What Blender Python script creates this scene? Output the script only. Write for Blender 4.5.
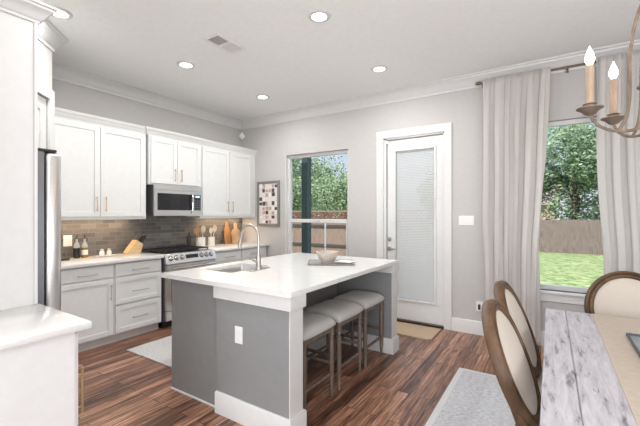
import bpy, bmesh, math, random
from mathutils import Vector, Matrix
PI = math.pi
random.seed(7)
for o in list(bpy.data.objects): bpy.data.objects.remove(o)
SC = bpy.context.scene
COL = SC.collection

# ------------------------------------------------------------------ camera, sky, sun, large lights, exposure
YAW = math.radians(33.05)
cam = bpy.data.cameras.new('camera'); camo = bpy.data.objects.new('camera', cam); COL.objects.link(camo)
camo.location = (0, 0, 1.417); camo.rotation_euler = (PI/2, 0, YAW)
cam.sensor_width = 36; cam.lens = 36*354.5/640; cam.shift_y = 1/640; cam.clip_start = .05; cam.clip_end = 300
SC.camera = camo
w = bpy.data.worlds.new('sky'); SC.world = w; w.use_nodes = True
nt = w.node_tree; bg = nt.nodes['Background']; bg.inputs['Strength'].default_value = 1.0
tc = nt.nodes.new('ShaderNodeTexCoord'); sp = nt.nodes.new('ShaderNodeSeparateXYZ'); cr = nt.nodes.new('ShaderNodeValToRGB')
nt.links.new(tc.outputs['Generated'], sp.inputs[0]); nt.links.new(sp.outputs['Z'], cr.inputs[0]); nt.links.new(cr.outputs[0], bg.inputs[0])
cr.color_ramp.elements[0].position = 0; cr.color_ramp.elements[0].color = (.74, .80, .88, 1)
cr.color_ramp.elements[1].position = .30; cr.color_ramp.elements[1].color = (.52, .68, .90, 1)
for p_, c_ in ((.55, (1.7, 1.85, 2.1, 1)), (1.0, (2.0, 2.2, 2.5, 1))):          # overhead sky raised above the view, added to light the room
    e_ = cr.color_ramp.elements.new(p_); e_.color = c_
def lamp(name, kind, loc, rot, energy, color=(1, 1, 1), **k):
    l = bpy.data.lights.new(name, kind); l.energy = energy; l.color = color
    for a, b in k.items(): setattr(l, a, b)
    o = bpy.data.objects.new(name, l); COL.objects.link(o); o.location = loc; o.rotation_euler = rot
    return o
lamp('sun', 'SUN', (0, 0, 20), (math.radians(38), 0, math.radians(-22)), 5, (1, .95, .86), angle=.02)
# added fill light behind the camera, tilted up to brighten the ceiling
lamp('rear_fill_light', 'AREA', (0.2, -3.7, 1.3), (math.radians(114), 0, 0), 185, (.97, .98, 1), shape='RECTANGLE', size=4.4, size_y=2.4)
lamp('dining_side_fill', 'AREA', (2.52, .6, 1.35), (math.radians(104), 0, PI/2), 85, (.97, .98, 1), shape='RECTANGLE', size=3.2, size_y=1.8)  # second added fill light, by the windowless right wall, for the cabinet fronts
SC.view_settings.view_transform = 'Standard'; SC.view_settings.look = 'None'
SC.view_settings.gamma = 1; SC.view_settings.use_curve_mapping = False
SC.view_settings.exposure = 0.09
CAN_POWER = 12.5

# ------------------------------------------------------------------ materials
M = {}
def nodes_of(name):
    m = bpy.data.materials.new(name); m.use_nodes = True; M[name] = m
    return m, m.node_tree, m.node_tree.nodes['Principled BSDF']
def mat(name, col, rough=.5, metal=0, noise=0, nscale=20, bump=0, bscale=60, stretch=(1, 1, 1), **k):
    m, t, b = nodes_of(name)
    b.inputs['Base Color'].default_value = (*col, 1); b.inputs['Roughness'].default_value = rough; b.inputs['Metallic'].default_value = metal
    for a, v in k.items(): b.inputs[a.replace('_', ' ')].default_value = v
    N, L = t.nodes.new, t.links.new
    c = N('ShaderNodeTexCoord'); mp = N('ShaderNodeMapping'); mp.inputs['Scale'].default_value = stretch; L(c.outputs['Object'], mp.inputs[0])
    n = N('ShaderNodeTexNoise'); n.inputs['Scale'].default_value = nscale; n.inputs['Detail'].default_value = 4; L(mp.outputs[0], n.inputs[0])
    r = N('ShaderNodeValToRGB'); nn = max(noise, .02)
    r.color_ramp.elements[0].position = .3; r.color_ramp.elements[0].color = (*[max(0, x*(1-nn)) for x in col], 1)
    r.color_ramp.elements[1].position = .7; r.color_ramp.elements[1].color = (*[min(1, x*(1+nn)) for x in col], 1)
    L(n.outputs[0], r.inputs[0]); L(r.outputs[0], b.inputs['Base Color'])
    if bump:
        n2 = N('ShaderNodeTexNoise'); n2.inputs['Scale'].default_value = bscale; L(mp.outputs[0], n2.inputs[0])
        bp = N('ShaderNodeBump'); bp.inputs['Strength'].default_value = bump; bp.inputs['Distance'].default_value = .004
        L(n2.outputs[0], bp.inputs['Height']); L(bp.outputs[0], b.inputs['Normal'])
    return m
def emis(name, col, s):
    m, t, b = nodes_of(name); b.inputs['Base Color'].default_value = (*col, 1)
    b.inputs['Emission Color'].default_value = (*col, 1); b.inputs['Emission Strength'].default_value = s; return m

mat('wall_paint', (.50, .487, .475), .8, noise=.02, bump=.05, bscale=200)
mat('ceiling_paint', (.86, .87, .87), .9, noise=.015, bump=.04, bscale=150)
mat('trim_paint', (.66, .66, .655), .4)
mat('cabinet_paint', (.715, .72, .72), .38)
mat('island_paint', (.245, .25, .25), .5, noise=.03)
mat('quartz', (.72, .712, .70), .16, noise=.025, nscale=9)
mat('steel', (.74, .73, .72), .28, 1, noise=.04, nscale=8, stretch=(1, 1, 30))
mat('steel_dark', (.22, .225, .24), .35, .8)
mat('brushed_nickel', (.50, .47, .43), .28, 1)
mat('chrome', (.7, .7, .7), .15, 1)
mat('brass', (.56, .40, .20), .3, 1)
mat('bronze', (.10, .08, .06), .4, .8)
mat('black_glass', (.012, .012, .014), .08)
mat('black_plastic', (.02, .02, .022), .4)
mat('cast_iron', (.02, .02, .022), .6)
mat('white_plastic', (.80, .79, .77), .4)
mat('ceramic', (.80, .76, .70), .25)
mat('bowl_ceramic', (.55, .48, .42), .5, noise=.12, nscale=60)
mat('tray_grey', (.30, .28, .27), .45)
mat('napkin', (.8, .79, .77), .9)
mat('stool_fabric', (.52, .51, .49), .92, noise=.05, nscale=300, bump=.2, bscale=900)
mat('chair_fabric', (.53, .475, .415), .92, noise=.04, nscale=300, bump=.2, bscale=900)
mat('linen_edge', (.62, .56, .50), .9)
mat('curtain_rod', (.20, .15, .10), .4, .8)
mat('rug_border', (.62, .62, .63), .95, bump=.4, bscale=500)
mat('jute', (.50, .37, .26), .95, noise=.2, nscale=60, bump=.5, bscale=300, stretch=(1, 8, 1))
mat('kitchen_mat', (.52, .51, .50), .9, noise=.12, nscale=70)
mat('runner_linen', (.48, .41, .34), .9, noise=.1, nscale=30, bump=.3, bscale=400, stretch=(1, 4, 1))
mat('tray_metal', (.40, .44, .48), .3, .6, noise=.15, nscale=14)
mat('tray_rim', (.10, .11, .13), .4, .6)
mat('board_wood', (.50, .34, .20), .5, noise=.22, nscale=5, stretch=(6, 6, 1))
mat('board_wood_dark', (.33, .17, .07), .5, noise=.25, nscale=5, stretch=(6, 6, 1))
mat('block_wood', (.62, .42, .22), .5, noise=.15, nscale=12, stretch=(1, 1, 6))
mat('spoon_wood', (.50, .30, .14), .6, noise=.15)
mat('spoon_pale', (.74, .62, .46), .6, noise=.1)
mat('oil_dark', (.02, .018, .016), .1)
mat('oil_amber', (.30, .16, .03), .1)
mat('bottle_neck', (.42, .44, .42), .12)
mat('paper_label', (.75, .73, .68), .7)
mat('candle_sleeve', (.36, .27, .20), .55, noise=.18, nscale=25, stretch=(1, 1, .3))
mat('aged_metal', (.20, .155, .12), .5, .35, noise=.25, nscale=30)
mat('porch_post', (.035, .06, .06), .6)
mat('white_pole', (.75, .76, .76), .5)
mat('bark', (.10, .075, .055), .9, noise=.4, nscale=8, bump=.6, bscale=12)
mat('concrete', (.42, .42, .41), .9, noise=.08, nscale=4)
mat('house_wall', (.58, .42, .34), .9, noise=.08, nscale=3)
mat('house_roof', (.25, .20, .18), .9, noise=.15, nscale=5)
mat('board_grey', (.20, .20, .19), .6, noise=.1)
mat('photo_paper', (.72, .66, .62), .5)
mat('photo_dark', (.06, .055, .06), .4, noise=.6, nscale=60)
mat('photo_skin', (.45, .34, .30), .4, noise=.5, nscale=40)
mat('chair_wood', (.085, .043, .017), .45, noise=.45, nscale=7, bump=.1, bscale=60, stretch=(3, 3, 1))
mat('stool_wood', (.15, .115, .09), .6, noise=.3, nscale=18, stretch=(3, 3, .5))
mat('nail_head', (.45, .42, .38), .35, .9)
mat('fence_pale', (.25, .175, .15), .9, noise=.2, nscale=5, stretch=(6, 6, .6))
mat('fence_old', (.20, .155, .14), .9, noise=.4, nscale=5, stretch=(7, 7, .5))
mat('fence_rail', (.06, .055, .05), .9)
mat('lattice', (.20, .085, .07), .8, noise=.15)
mat('grass_blade', (.20, .42, .07), .8, noise=.25, nscale=6)
emis('can_glow', (1, .97, .92), 9)
emis('bulb_glow', (1, .80, .60), 8)
emis('undercab_glow', (1, .78, .52), 3)
emis('display_glow', (.35, .6, .7), 1.2)

def wood_floor():
    m, t, b = nodes_of('floor_wood'); N, L = t.nodes.new, t.links.new
    c = N('ShaderNodeTexCoord'); mp = N('ShaderNodeMapping'); mp.inputs['Rotation'].default_value = (0, 0, PI/2); L(c.outputs['Object'], mp.inputs[0])
    br = N('ShaderNodeTexBrick'); br.inputs['Scale'].default_value = 1; br.inputs['Brick Width'].default_value = 1.15; br.inputs['Row Height'].default_value = .085
    br.inputs['Mortar Size'].default_value = .0025; br.inputs['Mortar Smooth'].default_value = .3; br.offset = .37
    br.inputs['Color1'].default_value = (0, 0, 0, 1); br.inputs['Color2'].default_value = (1, 1, 1, 1); br.inputs['Mortar'].default_value = (.5, .5, .5, 1)
    L(mp.outputs[0], br.inputs[0])
    m2 = N('ShaderNodeMapping'); m2.inputs['Scale'].default_value = (30, 1.6, 1); L(c.outputs['Object'], m2.inputs[0])
    add = N('ShaderNodeVectorMath'); add.operation = 'ADD'; L(m2.outputs[0], add.inputs[0])
    sc = N('ShaderNodeVectorMath'); sc.operation = 'SCALE'; sc.inputs['Scale'].default_value = 9; L(br.outputs[0], sc.inputs[0]); L(sc.outputs[0], add.inputs[1])
    n = N('ShaderNodeTexNoise'); n.inputs['Scale'].default_value = 1.6; n.inputs['Detail'].default_value = 8; n.inputs['Roughness'].default_value = .68; n.inputs['Distortion'].default_value = .8
    L(add.outputs[0], n.inputs[0])
    mx = N('ShaderNodeMix'); mx.data_type = 'FLOAT'; mx.inputs[0].default_value = .16; L(n.outputs[0], mx.inputs[2]); L(br.outputs[0], mx.inputs[3])
    r = N('ShaderNodeValToRGB'); e = r.color_ramp.elements
    e[0].position = .34; e[0].color = (.034, .018, .012, 1); e[1].position = .68; e[1].color = (.60, .345, .23, 1)
    q = e.new(.45); q.color = (.145, .067, .042, 1); q = e.new(.57); q.color = (.33, .165, .102, 1)
    L(mx.outputs[0], r.inputs[0])
    mm = N('ShaderNodeMix'); mm.data_type = 'RGBA'; mm.inputs[7].default_value = (.015, .008, .006, 1); L(br.outputs['Fac'], mm.inputs[0]); L(r.outputs[0], mm.inputs[6])
    L(mm.outputs[2], b.inputs['Base Color']); b.inputs['Roughness'].default_value = .33
    bp = N('ShaderNodeBump'); bp.inputs['Strength'].default_value = .35; bp.inputs['Distance'].default_value = .003; L(n.outputs[0], bp.inputs['Height']); L(bp.outputs[0], b.inputs['Normal'])
wood_floor()
def tile_mat():
    m, t, b = nodes_of('splash_tile'); N, L = t.nodes.new, t.links.new
    c = N('ShaderNodeTexCoord'); s = N('ShaderNodeSeparateXYZ'); cb = N('ShaderNodeCombineXYZ'); L(c.outputs['Object'], s.inputs[0]); L(s.outputs['Y'], cb.inputs[0]); L(s.outputs['Z'], cb.inputs[1])
    br = N('ShaderNodeTexBrick'); br.inputs['Scale'].default_value = 1; br.inputs['Brick Width'].default_value = .155; br.inputs['Row Height'].default_value = .052
    br.inputs['Mortar Size'].default_value = .0022; br.inputs['Color1'].default_value = (.105, .10, .10, 1); br.inputs['Color2'].default_value = (.19, .18, .172, 1); br.inputs['Mortar'].default_value = (.24, .23, .22, 1)
    L(cb.outputs[0], br.inputs[0]); L(br.outputs[0], b.inputs['Base Color']); b.inputs['Roughness'].default_value = .22
    bp = N('ShaderNodeBump'); bp.invert = True; bp.inputs['Strength'].default_value = .5; bp.inputs['Distance'].default_value = .002; L(br.outputs['Fac'], bp.inputs['Height']); L(bp.outputs[0], b.inputs['Normal'])
tile_mat()
def table_mat():
    m, t, b = nodes_of('weathered_wood'); N, L = t.nodes.new, t.links.new
    c = N('ShaderNodeTexCoord'); mp = N('ShaderNodeMapping'); mp.inputs['Scale'].default_value = (13, 1.5, 3); L(c.outputs['Object'], mp.inputs[0])
    n = N('ShaderNodeTexNoise'); n.inputs['Scale'].default_value = 3; n.inputs['Detail'].default_value = 9; n.inputs['Roughness'].default_value = .72; n.inputs['Distortion'].default_value = .7; L(mp.outputs[0], n.inputs[0])
    r = N('ShaderNodeValToRGB'); e = r.color_ramp.elements
    e[0].position = .33; e[0].color = (.13, .12, .13, 1); e[1].position = .62; e[1].color = (.54, .525, .56, 1); q = e.new(.42); q.color = (.40, .385, .42, 1)
    L(n.outputs[0], r.inputs[0])
    mp2 = N('ShaderNodeMapping'); mp2.inputs['Scale'].default_value = (9, 2.2, 1); L(c.outputs['Object'], mp2.inputs[0])
    n2 = N('ShaderNodeTexNoise'); n2.inputs['Scale'].default_value = 2.2; n2.inputs['Detail'].default_value = 5; L(mp2.outputs[0], n2.inputs[0])
    r2 = N('ShaderNodeValToRGB'); r2.color_ramp.elements[0].position = .28; r2.color_ramp.elements[0].color = (1, 1, 1, 1); r2.color_ramp.elements[1].position = .41; r2.color_ramp.elements[1].color = (0, 0, 0, 1); L(n2.outputs[0], r2.inputs[0])
    mx = N('ShaderNodeMix'); mx.data_type = 'RGBA'; L(r2.outputs[0], mx.inputs[0]); L(r.outputs[0], mx.inputs[6]); mx.inputs[7].default_value = (.09, .08, .085, 1)
    L(mx.outputs[2], b.inputs['Base Color']); b.inputs['Roughness'].default_value = .65
    bp = N('ShaderNodeBump'); bp.inputs['Strength'].default_value = .6; bp.inputs['Distance'].default_value = .004; L(n.outputs[0], bp.inputs['Height']); L(bp.outputs[0], b.inputs['Normal'])
table_mat()
def rug_mat():
    m, t, b = nodes_of('rug_wool'); N, L = t.nodes.new, t.links.new
    c = N('ShaderNodeTexCoord'); mp = N('ShaderNodeMapping'); mp.inputs['Scale'].default_value = (24, 60, 1); L(c.outputs['Object'], mp.inputs[0])
    n = N('ShaderNodeTexNoise'); n.inputs['Scale'].default_value = 1.4; n.inputs['Detail'].default_value = 5; L(mp.outputs[0], n.inputs[0])
    r = N('ShaderNodeValToRGB'); e = r.color_ramp.elements; e[0].position = .36; e[0].color = (.40, .41, .44, 1); e[1].position = .58; e[1].color = (.60, .60, .62, 1)
    L(n.outputs[0], r.inputs[0]); L(r.outputs[0], b.inputs['Base Color']); b.inputs['Roughness'].default_value = .95
    bp = N('ShaderNodeBump'); bp.inputs['Strength'].default_value = .5; bp.inputs['Distance'].default_value = .005; L(n.outputs[0], bp.inputs['Height']); L(bp.outputs[0], b.inputs['Normal'])
rug_mat()
def lawn_mat():
    m, t, b = nodes_of('lawn'); N, L = t.nodes.new, t.links.new
    c = N('ShaderNodeTexCoord')
    n = N('ShaderNodeTexNoise'); n.inputs['Scale'].default_value = 5; n.inputs['Detail'].default_value = 4; n.inputs['Roughness'].default_value = .7; L(c.outputs['Object'], n.inputs[0])
    r = N('ShaderNodeValToRGB'); e = r.color_ramp.elements; e[0].position = .38; e[0].color = (.09, .155, .05, 1); e[1].position = .62; e[1].color = (.33, .37, .19, 1)
    L(n.outputs[0], r.inputs[0]); L(r.outputs[0], b.inputs['Base Color']); b.inputs['Roughness'].default_value = .9; b.inputs['Specular IOR Level'].default_value = .1
lawn_mat()
def leaf_mat(name, c1, c2):
    m, t, b = nodes_of(name); N, L = t.nodes.new, t.links.new
    g = N('ShaderNodeNewGeometry'); r = N('ShaderNodeValToRGB'); r.color_ramp.elements[0].color = (*c1, 1); r.color_ramp.elements[1].color = (*c2, 1)
    L(g.outputs['Random Per Island'], r.inputs[0]); L(r.outputs[0], b.inputs['Base Color']); b.inputs['Roughness'].default_value = .6
    tr = N('ShaderNodeBsdfTranslucent'); L(r.outputs[0], tr.inputs[0]); mx = N('ShaderNodeMixShader'); mx.inputs[0].default_value = .3
    L(b.outputs[0], mx.inputs[1]); L(tr.outputs[0], mx.inputs[2]); L(mx.outputs[0], t.nodes['Material Output'].inputs[0])
leaf_mat('leaf_mid', (.03, .085, .04), (.50, .62, .36)); leaf_mat('leaf_blue', (.06, .13, .07), (.46, .58, .36)); leaf_mat('leaf_dark', (.03, .08, .03), (.25, .38, .14))
def glass_mat(name, tint, amt):
    m, t, b = nodes_of(name); N, L = t.nodes.new, t.links.new
    b.inputs['Roughness'].default_value = .03; b.inputs['Base Color'].default_value = (.05, .05, .05, 1)
    tr = N('ShaderNodeBsdfTransparent'); tr.inputs[0].default_value = (*tint, 1); lw = N('ShaderNodeLayerWeight'); lw.inputs[0].default_value = .15
    mu = N('ShaderNodeMath'); mu.operation = 'MULTIPLY_ADD'; mu.inputs[1].default_value = amt; mu.inputs[2].default_value = .02; L(lw.outputs['Fresnel'], mu.inputs[0])
    mx = N('ShaderNodeMixShader'); L(mu.outputs[0], mx.inputs[0]); L(tr.outputs[0], mx.inputs[1]); L(b.outputs[0], mx.inputs[2]); L(mx.outputs[0], t.nodes['Material Output'].inputs[0])
glass_mat('window_glass', (.98, .98, .98), .5)
def curtain_mat():
    m, t, b = nodes_of('linen_curtain'); N, L = t.nodes.new, t.links.new
    c = N('ShaderNodeTexCoord'); mp = N('ShaderNodeMapping'); mp.inputs['Scale'].default_value = (60, 60, 300); L(c.outputs['Object'], mp.inputs[0])
    n = N('ShaderNodeTexNoise'); n.inputs['Scale'].default_value = 1; L(mp.outputs[0], n.inputs[0])
    r = N('ShaderNodeValToRGB'); r.color_ramp.elements[0].color = (.75, .72, .70, 1); r.color_ramp.elements[1].color = (.85, .825, .805, 1); L(n.outputs[0], r.inputs[0])
    L(r.outputs[0], b.inputs['Base Color']); b.inputs['Roughness'].default_value = .95
    tr = N('ShaderNodeBsdfTranslucent'); L(r.outputs[0], tr.inputs[0]); mx = N('ShaderNodeMixShader'); mx.inputs[0].default_value = .45
    L(b.outputs[0], mx.inputs[1]); L(tr.outputs[0], mx.inputs[2]); L(mx.outputs[0], t.nodes['Material Output'].inputs[0])
curtain_mat()
def slat_mat():
    m, t, b = nodes_of('blind_slat'); b.inputs['Base Color'].default_value = (.90, .90, .90, 1); b.inputs['Roughness'].default_value = .5
    tr = t.nodes.new('ShaderNodeBsdfTranslucent'); tr.inputs[0].default_value = (.78, .78, .78, 1); mx = t.nodes.new('ShaderNodeMixShader'); mx.inputs[0].default_value = .35
    t.links.new(b.outputs[0], mx.inputs[1]); t.links.new(tr.outputs[0], mx.inputs[2]); t.links.new(mx.outputs[0], t.nodes['Material Output'].inputs[0])
slat_mat()

# ------------------------------------------------------------------ mesh helpers
class MB:
    def __init__(s): s.bm = bmesh.new()
    def box(s, x0, x1, y0, y1, z0, z1, bev=0, rot=None, piv=None, seg=1):
        b = bmesh.new(); bmesh.ops.create_cube(b, size=1)
        for v in b.verts: v.co = Vector(((x0+x1)/2+v.co.x*(x1-x0), (y0+y1)/2+v.co.y*(y1-y0), (z0+z1)/2+v.co.z*(z1-z0)))
        if bev: bmesh.ops.bevel(b, geom=b.edges[:], offset=min(bev, .45*min(abs(x1-x0), abs(y1-y0), abs(z1-z0))), segments=seg, affect='EDGES', profile=.5)
        if rot is not None:
            pv = Vector(piv) if piv else Vector(((x0+x1)/2, (y0+y1)/2, (z0+z1)/2))
            for v in b.verts: v.co = pv+rot@(v.co-pv)
        s.merge(b); return s
    def merge(s, b):
        me = bpy.data.meshes.new('tmp'); b.to_mesh(me); b.free(); s.bm.from_mesh(me); bpy.data.meshes.remove(me)
    def ring(s, c, ax, r, n, ref=None):
        ax = Vector(ax).normalized(); u = ax.orthogonal().normalized() if ref is None else (Vector(ref)-ax*Vector(ref).dot(ax)).normalized(); v = ax.cross(u)
        return [s.bm.verts.new(Vector(c)+(u*math.cos(2*PI*i/n)+v*math.sin(2*PI*i/n))*r) for i in range(n)]
    def bridge(s, a, b):
        n = len(a)
        for i in range(n): s.bm.faces.new((a[i], a[(i+1) % n], b[(i+1) % n], b[i]))
    def cap(s, a): s.bm.faces.new(a)
    def tube(s, pts, r, n=8, caps=True):
        pts = [Vector(p) for p in pts]; rs = r if isinstance(r, (list, tuple)) else [r]*len(pts); prev = None; first = None
        ref = None
        for i, p in enumerate(pts):
            d = (pts[min(i+1, len(pts)-1)]-pts[max(i-1, 0)]).normalized()
            if ref is None: ref = d.orthogonal()
            ref = (ref-d*ref.dot(d)).normalized()
            R = s.ring(p, d, rs[i], n, ref)
            if prev: s.bridge(prev, R)
            else: first = R
            prev = R
        if caps: s.cap(first[::-1]); s.cap(prev)
        return s
    def lathe(s, c, prof, n=20, ax='z'):
        prev = None; c = Vector(c)
        for (r, h) in prof:
            R = []
            for i in range(n):
                a = 2*PI*i/n; p = (r*math.cos(a), r*math.sin(a), h)
                if ax == 'x': p = (h, r*math.cos(a), r*math.sin(a))
                if ax == 'y': p = (r*math.sin(a), h, r*math.cos(a))
                R.append(s.bm.verts.new(c+Vector(p)))
            if prev: s.bridge(prev, R)
            else: s.cap(R[::-1])
            prev = R
        s.cap(prev); return s
    def prism(s, poly, fn0, fn1):
        a = [s.bm.verts.new(fn0(*p)) for p in poly]; b = [s.bm.verts.new(fn1(*p)) for p in poly]
        s.bridge(a, b); s.cap(a[::-1]); s.cap(b); return s
    def sweep(s, path, prof, side=1):
        """horizontal moulding: prof = closed list of (out, z); out goes to the left (side=1) of the path"""
        path = [Vector(p) for p in path]; prev = None; first = None
        for i, p in enumerate(path):
            d0 = (path[i]-path[i-1]).normalized() if i else None; d1 = (path[i+1]-path[i]).normalized() if i < len(path)-1 else None
            ns = [Vector((-d.y, d.x))*side for d in (d0, d1) if d is not None]
            if len(ns) == 2: m = (ns[0]+ns[1]).normalized(); m = m/max(.3, m.dot(ns[0]))
            else: m = ns[0]
            R = [s.bm.verts.new((p.x+m.x*o, p.y+m.y*o, z)) for o, z in prof]
            if prev: s.bridge(prev, R)
            else: first = R
            prev = R
        s.cap(first[::-1]); s.cap(prev); return s
    def xf(s, mtx):
        bmesh.ops.transform(s.bm, matrix=mtx, verts=s.bm.verts[:]); return s
    def build(s, name, m, parent=None, smooth=True, angle=35):
        bmesh.ops.recalc_face_normals(s.bm, faces=s.bm.faces[:])
        if parent is not None:
            r = parent; mt = r.matrix_basis.copy()
            while r.parent: r = r.parent; mt = r.matrix_basis @ mt
            bmesh.ops.transform(s.bm, matrix=mt.inverted(), verts=s.bm.verts[:])
        if smooth:
            lim = math.radians(angle)
            for f in s.bm.faces: f.smooth = True
            for e in s.bm.edges:
                if len(e.link_faces) == 2 and e.calc_face_angle(0) > lim: e.smooth = False
        me = bpy.data.meshes.new(name); s.bm.to_mesh(me); s.bm.free()
        o = bpy.data.objects.new(name, me); COL.objects.link(o)
        me.materials.append(M[m] if isinstance(m, str) else m)
        if parent is not None: o.parent = parent
        return o
def tag(o, label=None, cat=None, group=None, kind=None):
    if label: o['label'] = label
    if cat: o['category'] = cat
    if group: o['group'] = group
    if kind: o['kind'] = kind
    return o
def thing(name, label, cat, loc=(0, 0, 0), rz=0, group=None):
    o = bpy.data.objects.new(name, None); COL.objects.link(o); o.empty_display_size = .1
    o.location = loc; o.rotation_euler = (0, 0, rz); o.matrix_basis = Matrix.Translation(loc) @ Matrix.Rotation(rz, 4, 'Z')
    return tag(o, label, cat, group)
def struct(o): o['kind'] = 'structure'; return o
def kids(o): return [c for c in bpy.data.objects if c.parent == o]
def dup(root, loc, rz=0, label=None, group=None):
    def cp(o, par):
        c = o.copy(); COL.objects.link(c)
        if par: c.parent = par
        for k in kids(o): cp(k, c)
        return c
    src = root; r = cp(src, None); r.location = loc; r.rotation_euler = (0, 0, rz)
    if label: r['label'] = label
    if group: r['group'] = group
    return r
def RX(a): return Matrix.Rotation(a, 3, 'X')
def RY(a): return Matrix.Rotation(a, 3, 'Y')
def RZ(a): return Matrix.Rotation(a, 3, 'Z')

XL, YB, HC = -4.58, 4.507, 3.045
XR, YS = 2.6, -4.0
# ------------------------------------------------------------------ room shell
struct(MB().box(XL-.15, XR+.15, YS, YB+.13, -.12, 0).build('floor', 'floor_wood'))
struct(MB().box(XL-.15, XR+.15, YS, YB+.13, HC, HC+.15).build('ceiling', 'ceiling_paint'))
struct(MB().box(XL-.13, XL, .05, YB+.13, 0, HC).build('wall_left', 'wall_paint'))
W1 = (-3.60, -2.45, .62, 2.36); DR = (-1.90, -1.10, 0, 2.435); W2 = (-.28, 1.25, .60, 2.41)
wb = MB(); xs = [XL, W1[0], W1[1], DR[0], DR[1], W2[0], W2[1], XR]
for i in (0, 2, 4, 6): wb.box(xs[i], xs[i+1], YB, YB+.13, 0, HC)
for O in (W1, DR, W2):
    wb.box(O[0], O[1], YB, YB+.13, O[3], HC)
    if O[2]: wb.box(O[0], O[1], YB, YB+.13, 0, O[2])
bmesh.ops.remove_doubles(wb.bm, verts=wb.bm.verts[:], dist=1e-5)
struct(wb.build('wall_back', 'wall_paint', smooth=False))
struct(MB().box(XR, XR+.13, YS, YB, 0, HC).build('wall_right', 'wall_paint'))
struct(MB().box(XL, -1.80, .02, .15, 0, HC).build('wall_south', 'wall_paint'))
# corner pantry: diagonal wall and its short return
PA, PB = Vector((-3.31, .87)), Vector((-3.83, 1.385))
dg = (PB-PA).normalized(); ng = Vector((dg.y, -dg.x))            # ng points into the room (+x,+y)
if ng.x < 0: ng = -ng
def slab2d(mb, p, q, n, t0, t1, z0, z1):
    a, b, c, d = p+n*t0, q+n*t0, q+n*t1, p+n*t1
    mb.prism([a, b, c, d], lambda x, y: (x, y, z0), lambda x, y: (x, y, z1)); return mb
pm = MB(); L_ = (PB-PA).length; oa, ob = PA+dg*.075, PB-dg*.075
slab2d(pm, PA, oa, ng, -.1, 0, 0, HC); slab2d(pm, ob, PB, ng, -.1, 0, 0, HC); slab2d(pm, oa, ob, ng, -.1, 0, 2.45, HC)
struct(pm.build('wall_pantry', 'wall_paint', smooth=False))
struct(MB().box(XL, -3.83, 1.285, 1.385, 0, HC).build('wall_pantry_return', 'wall_paint'))
struct(MB().box(-3.29, -3.19, .15, .87, 0, HC).build('wall_pantry_side', 'wall_paint'))
# crown mouldings
def crown(h, z1, o):
    z0 = z1-h
    return [(0, z0), (o*.12, z0), (o*.16, z0+h*.14), (o*.30, z0+h*.22), (o*.42, z0+h*.40), (o*.62, z0+h*.60), (o*.84, z0+h*.72), (o*.88, z0+h*.84), (o, z0+h*.88), (o, z1), (0, z1)]
struct(MB().sweep([(-3.19, .16), (-3.19, .87+.02), (PA.x, PA.y), (PB.x, PB.y), (XL, 1.405)][0:1]+[(-3.19, .75), (-3.83, 1.385), (XL, 1.385), (XL, YB), (XR, YB), (XR, YS)], crown(.14, HC, .115), side=-1).build('trim_1', 'trim_paint'))
bbp = [(0, 0), (.016, 0), (.016, .135), (.010, .155), (0, .16)]
struct(MB().sweep([(-1.01, YB), (XR, YB)], bbp, side=-1).build('baseboard_back', 'trim_paint'))
struct(MB().sweep([(-3.93, YB), (-2.0, YB)], bbp, side=-1).build('baseboard_back_left', 'trim_paint'))
struct(MB().sweep([(XR, YB), (XR, YS)], bbp, side=-1).build('baseboard_right', 'trim_paint'))
# pantry door
pd = MB(); slab2d(pd, oa+dg*.01, ob-dg*.01, ng, -.06, -.02, .01, 2.44)
pdoor = struct(pd.build('door_2', 'trim_paint', smooth=False))
pt = MB()
slab2d(pt, oa+dg*.01, oa+dg*.10, ng, -.02, -.008, .01, 2.44); slab2d(pt, ob-dg*.10, ob-dg*.01, ng, -.02, -.008, .01, 2.44)
for z0, z1 in ((.01, .22), (1.0, 1.12), (2.33, 2.44)): slab2d(pt, oa+dg*.10, ob-dg*.10, ng, -.02, -.008, z0, z1)
pt.build('door_rail', 'trim_paint', pdoor, smooth=False)
pc = MB(); slab2d(pc, PA-dg*.01, oa, ng, 0, .02, 0, 2.54); slab2d(pc, ob, PB, ng, 0, .02, 0, 2.54); slab2d(pc, oa, ob, ng, 0, .02, 2.45, 2.54)
pc.build('door_casing', 'trim_paint', pdoor, smooth=False)
kc = oa+dg*.06+ng*.02
MB().lathe((0, 0, 0), [(.028, 0), (.028, .008), (.012, .014), (.012, .04), (.028, .05), (.03, .07), (.018, .085)], 16).xf(Matrix.Translation((kc.x, kc.y, .98)) @ Vector((0, 0, 1)).rotation_difference(Vector((ng.x, ng.y, 0))).to_matrix().to_4x4()).build('door_knob', 'brushed_nickel', pdoor)

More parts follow.
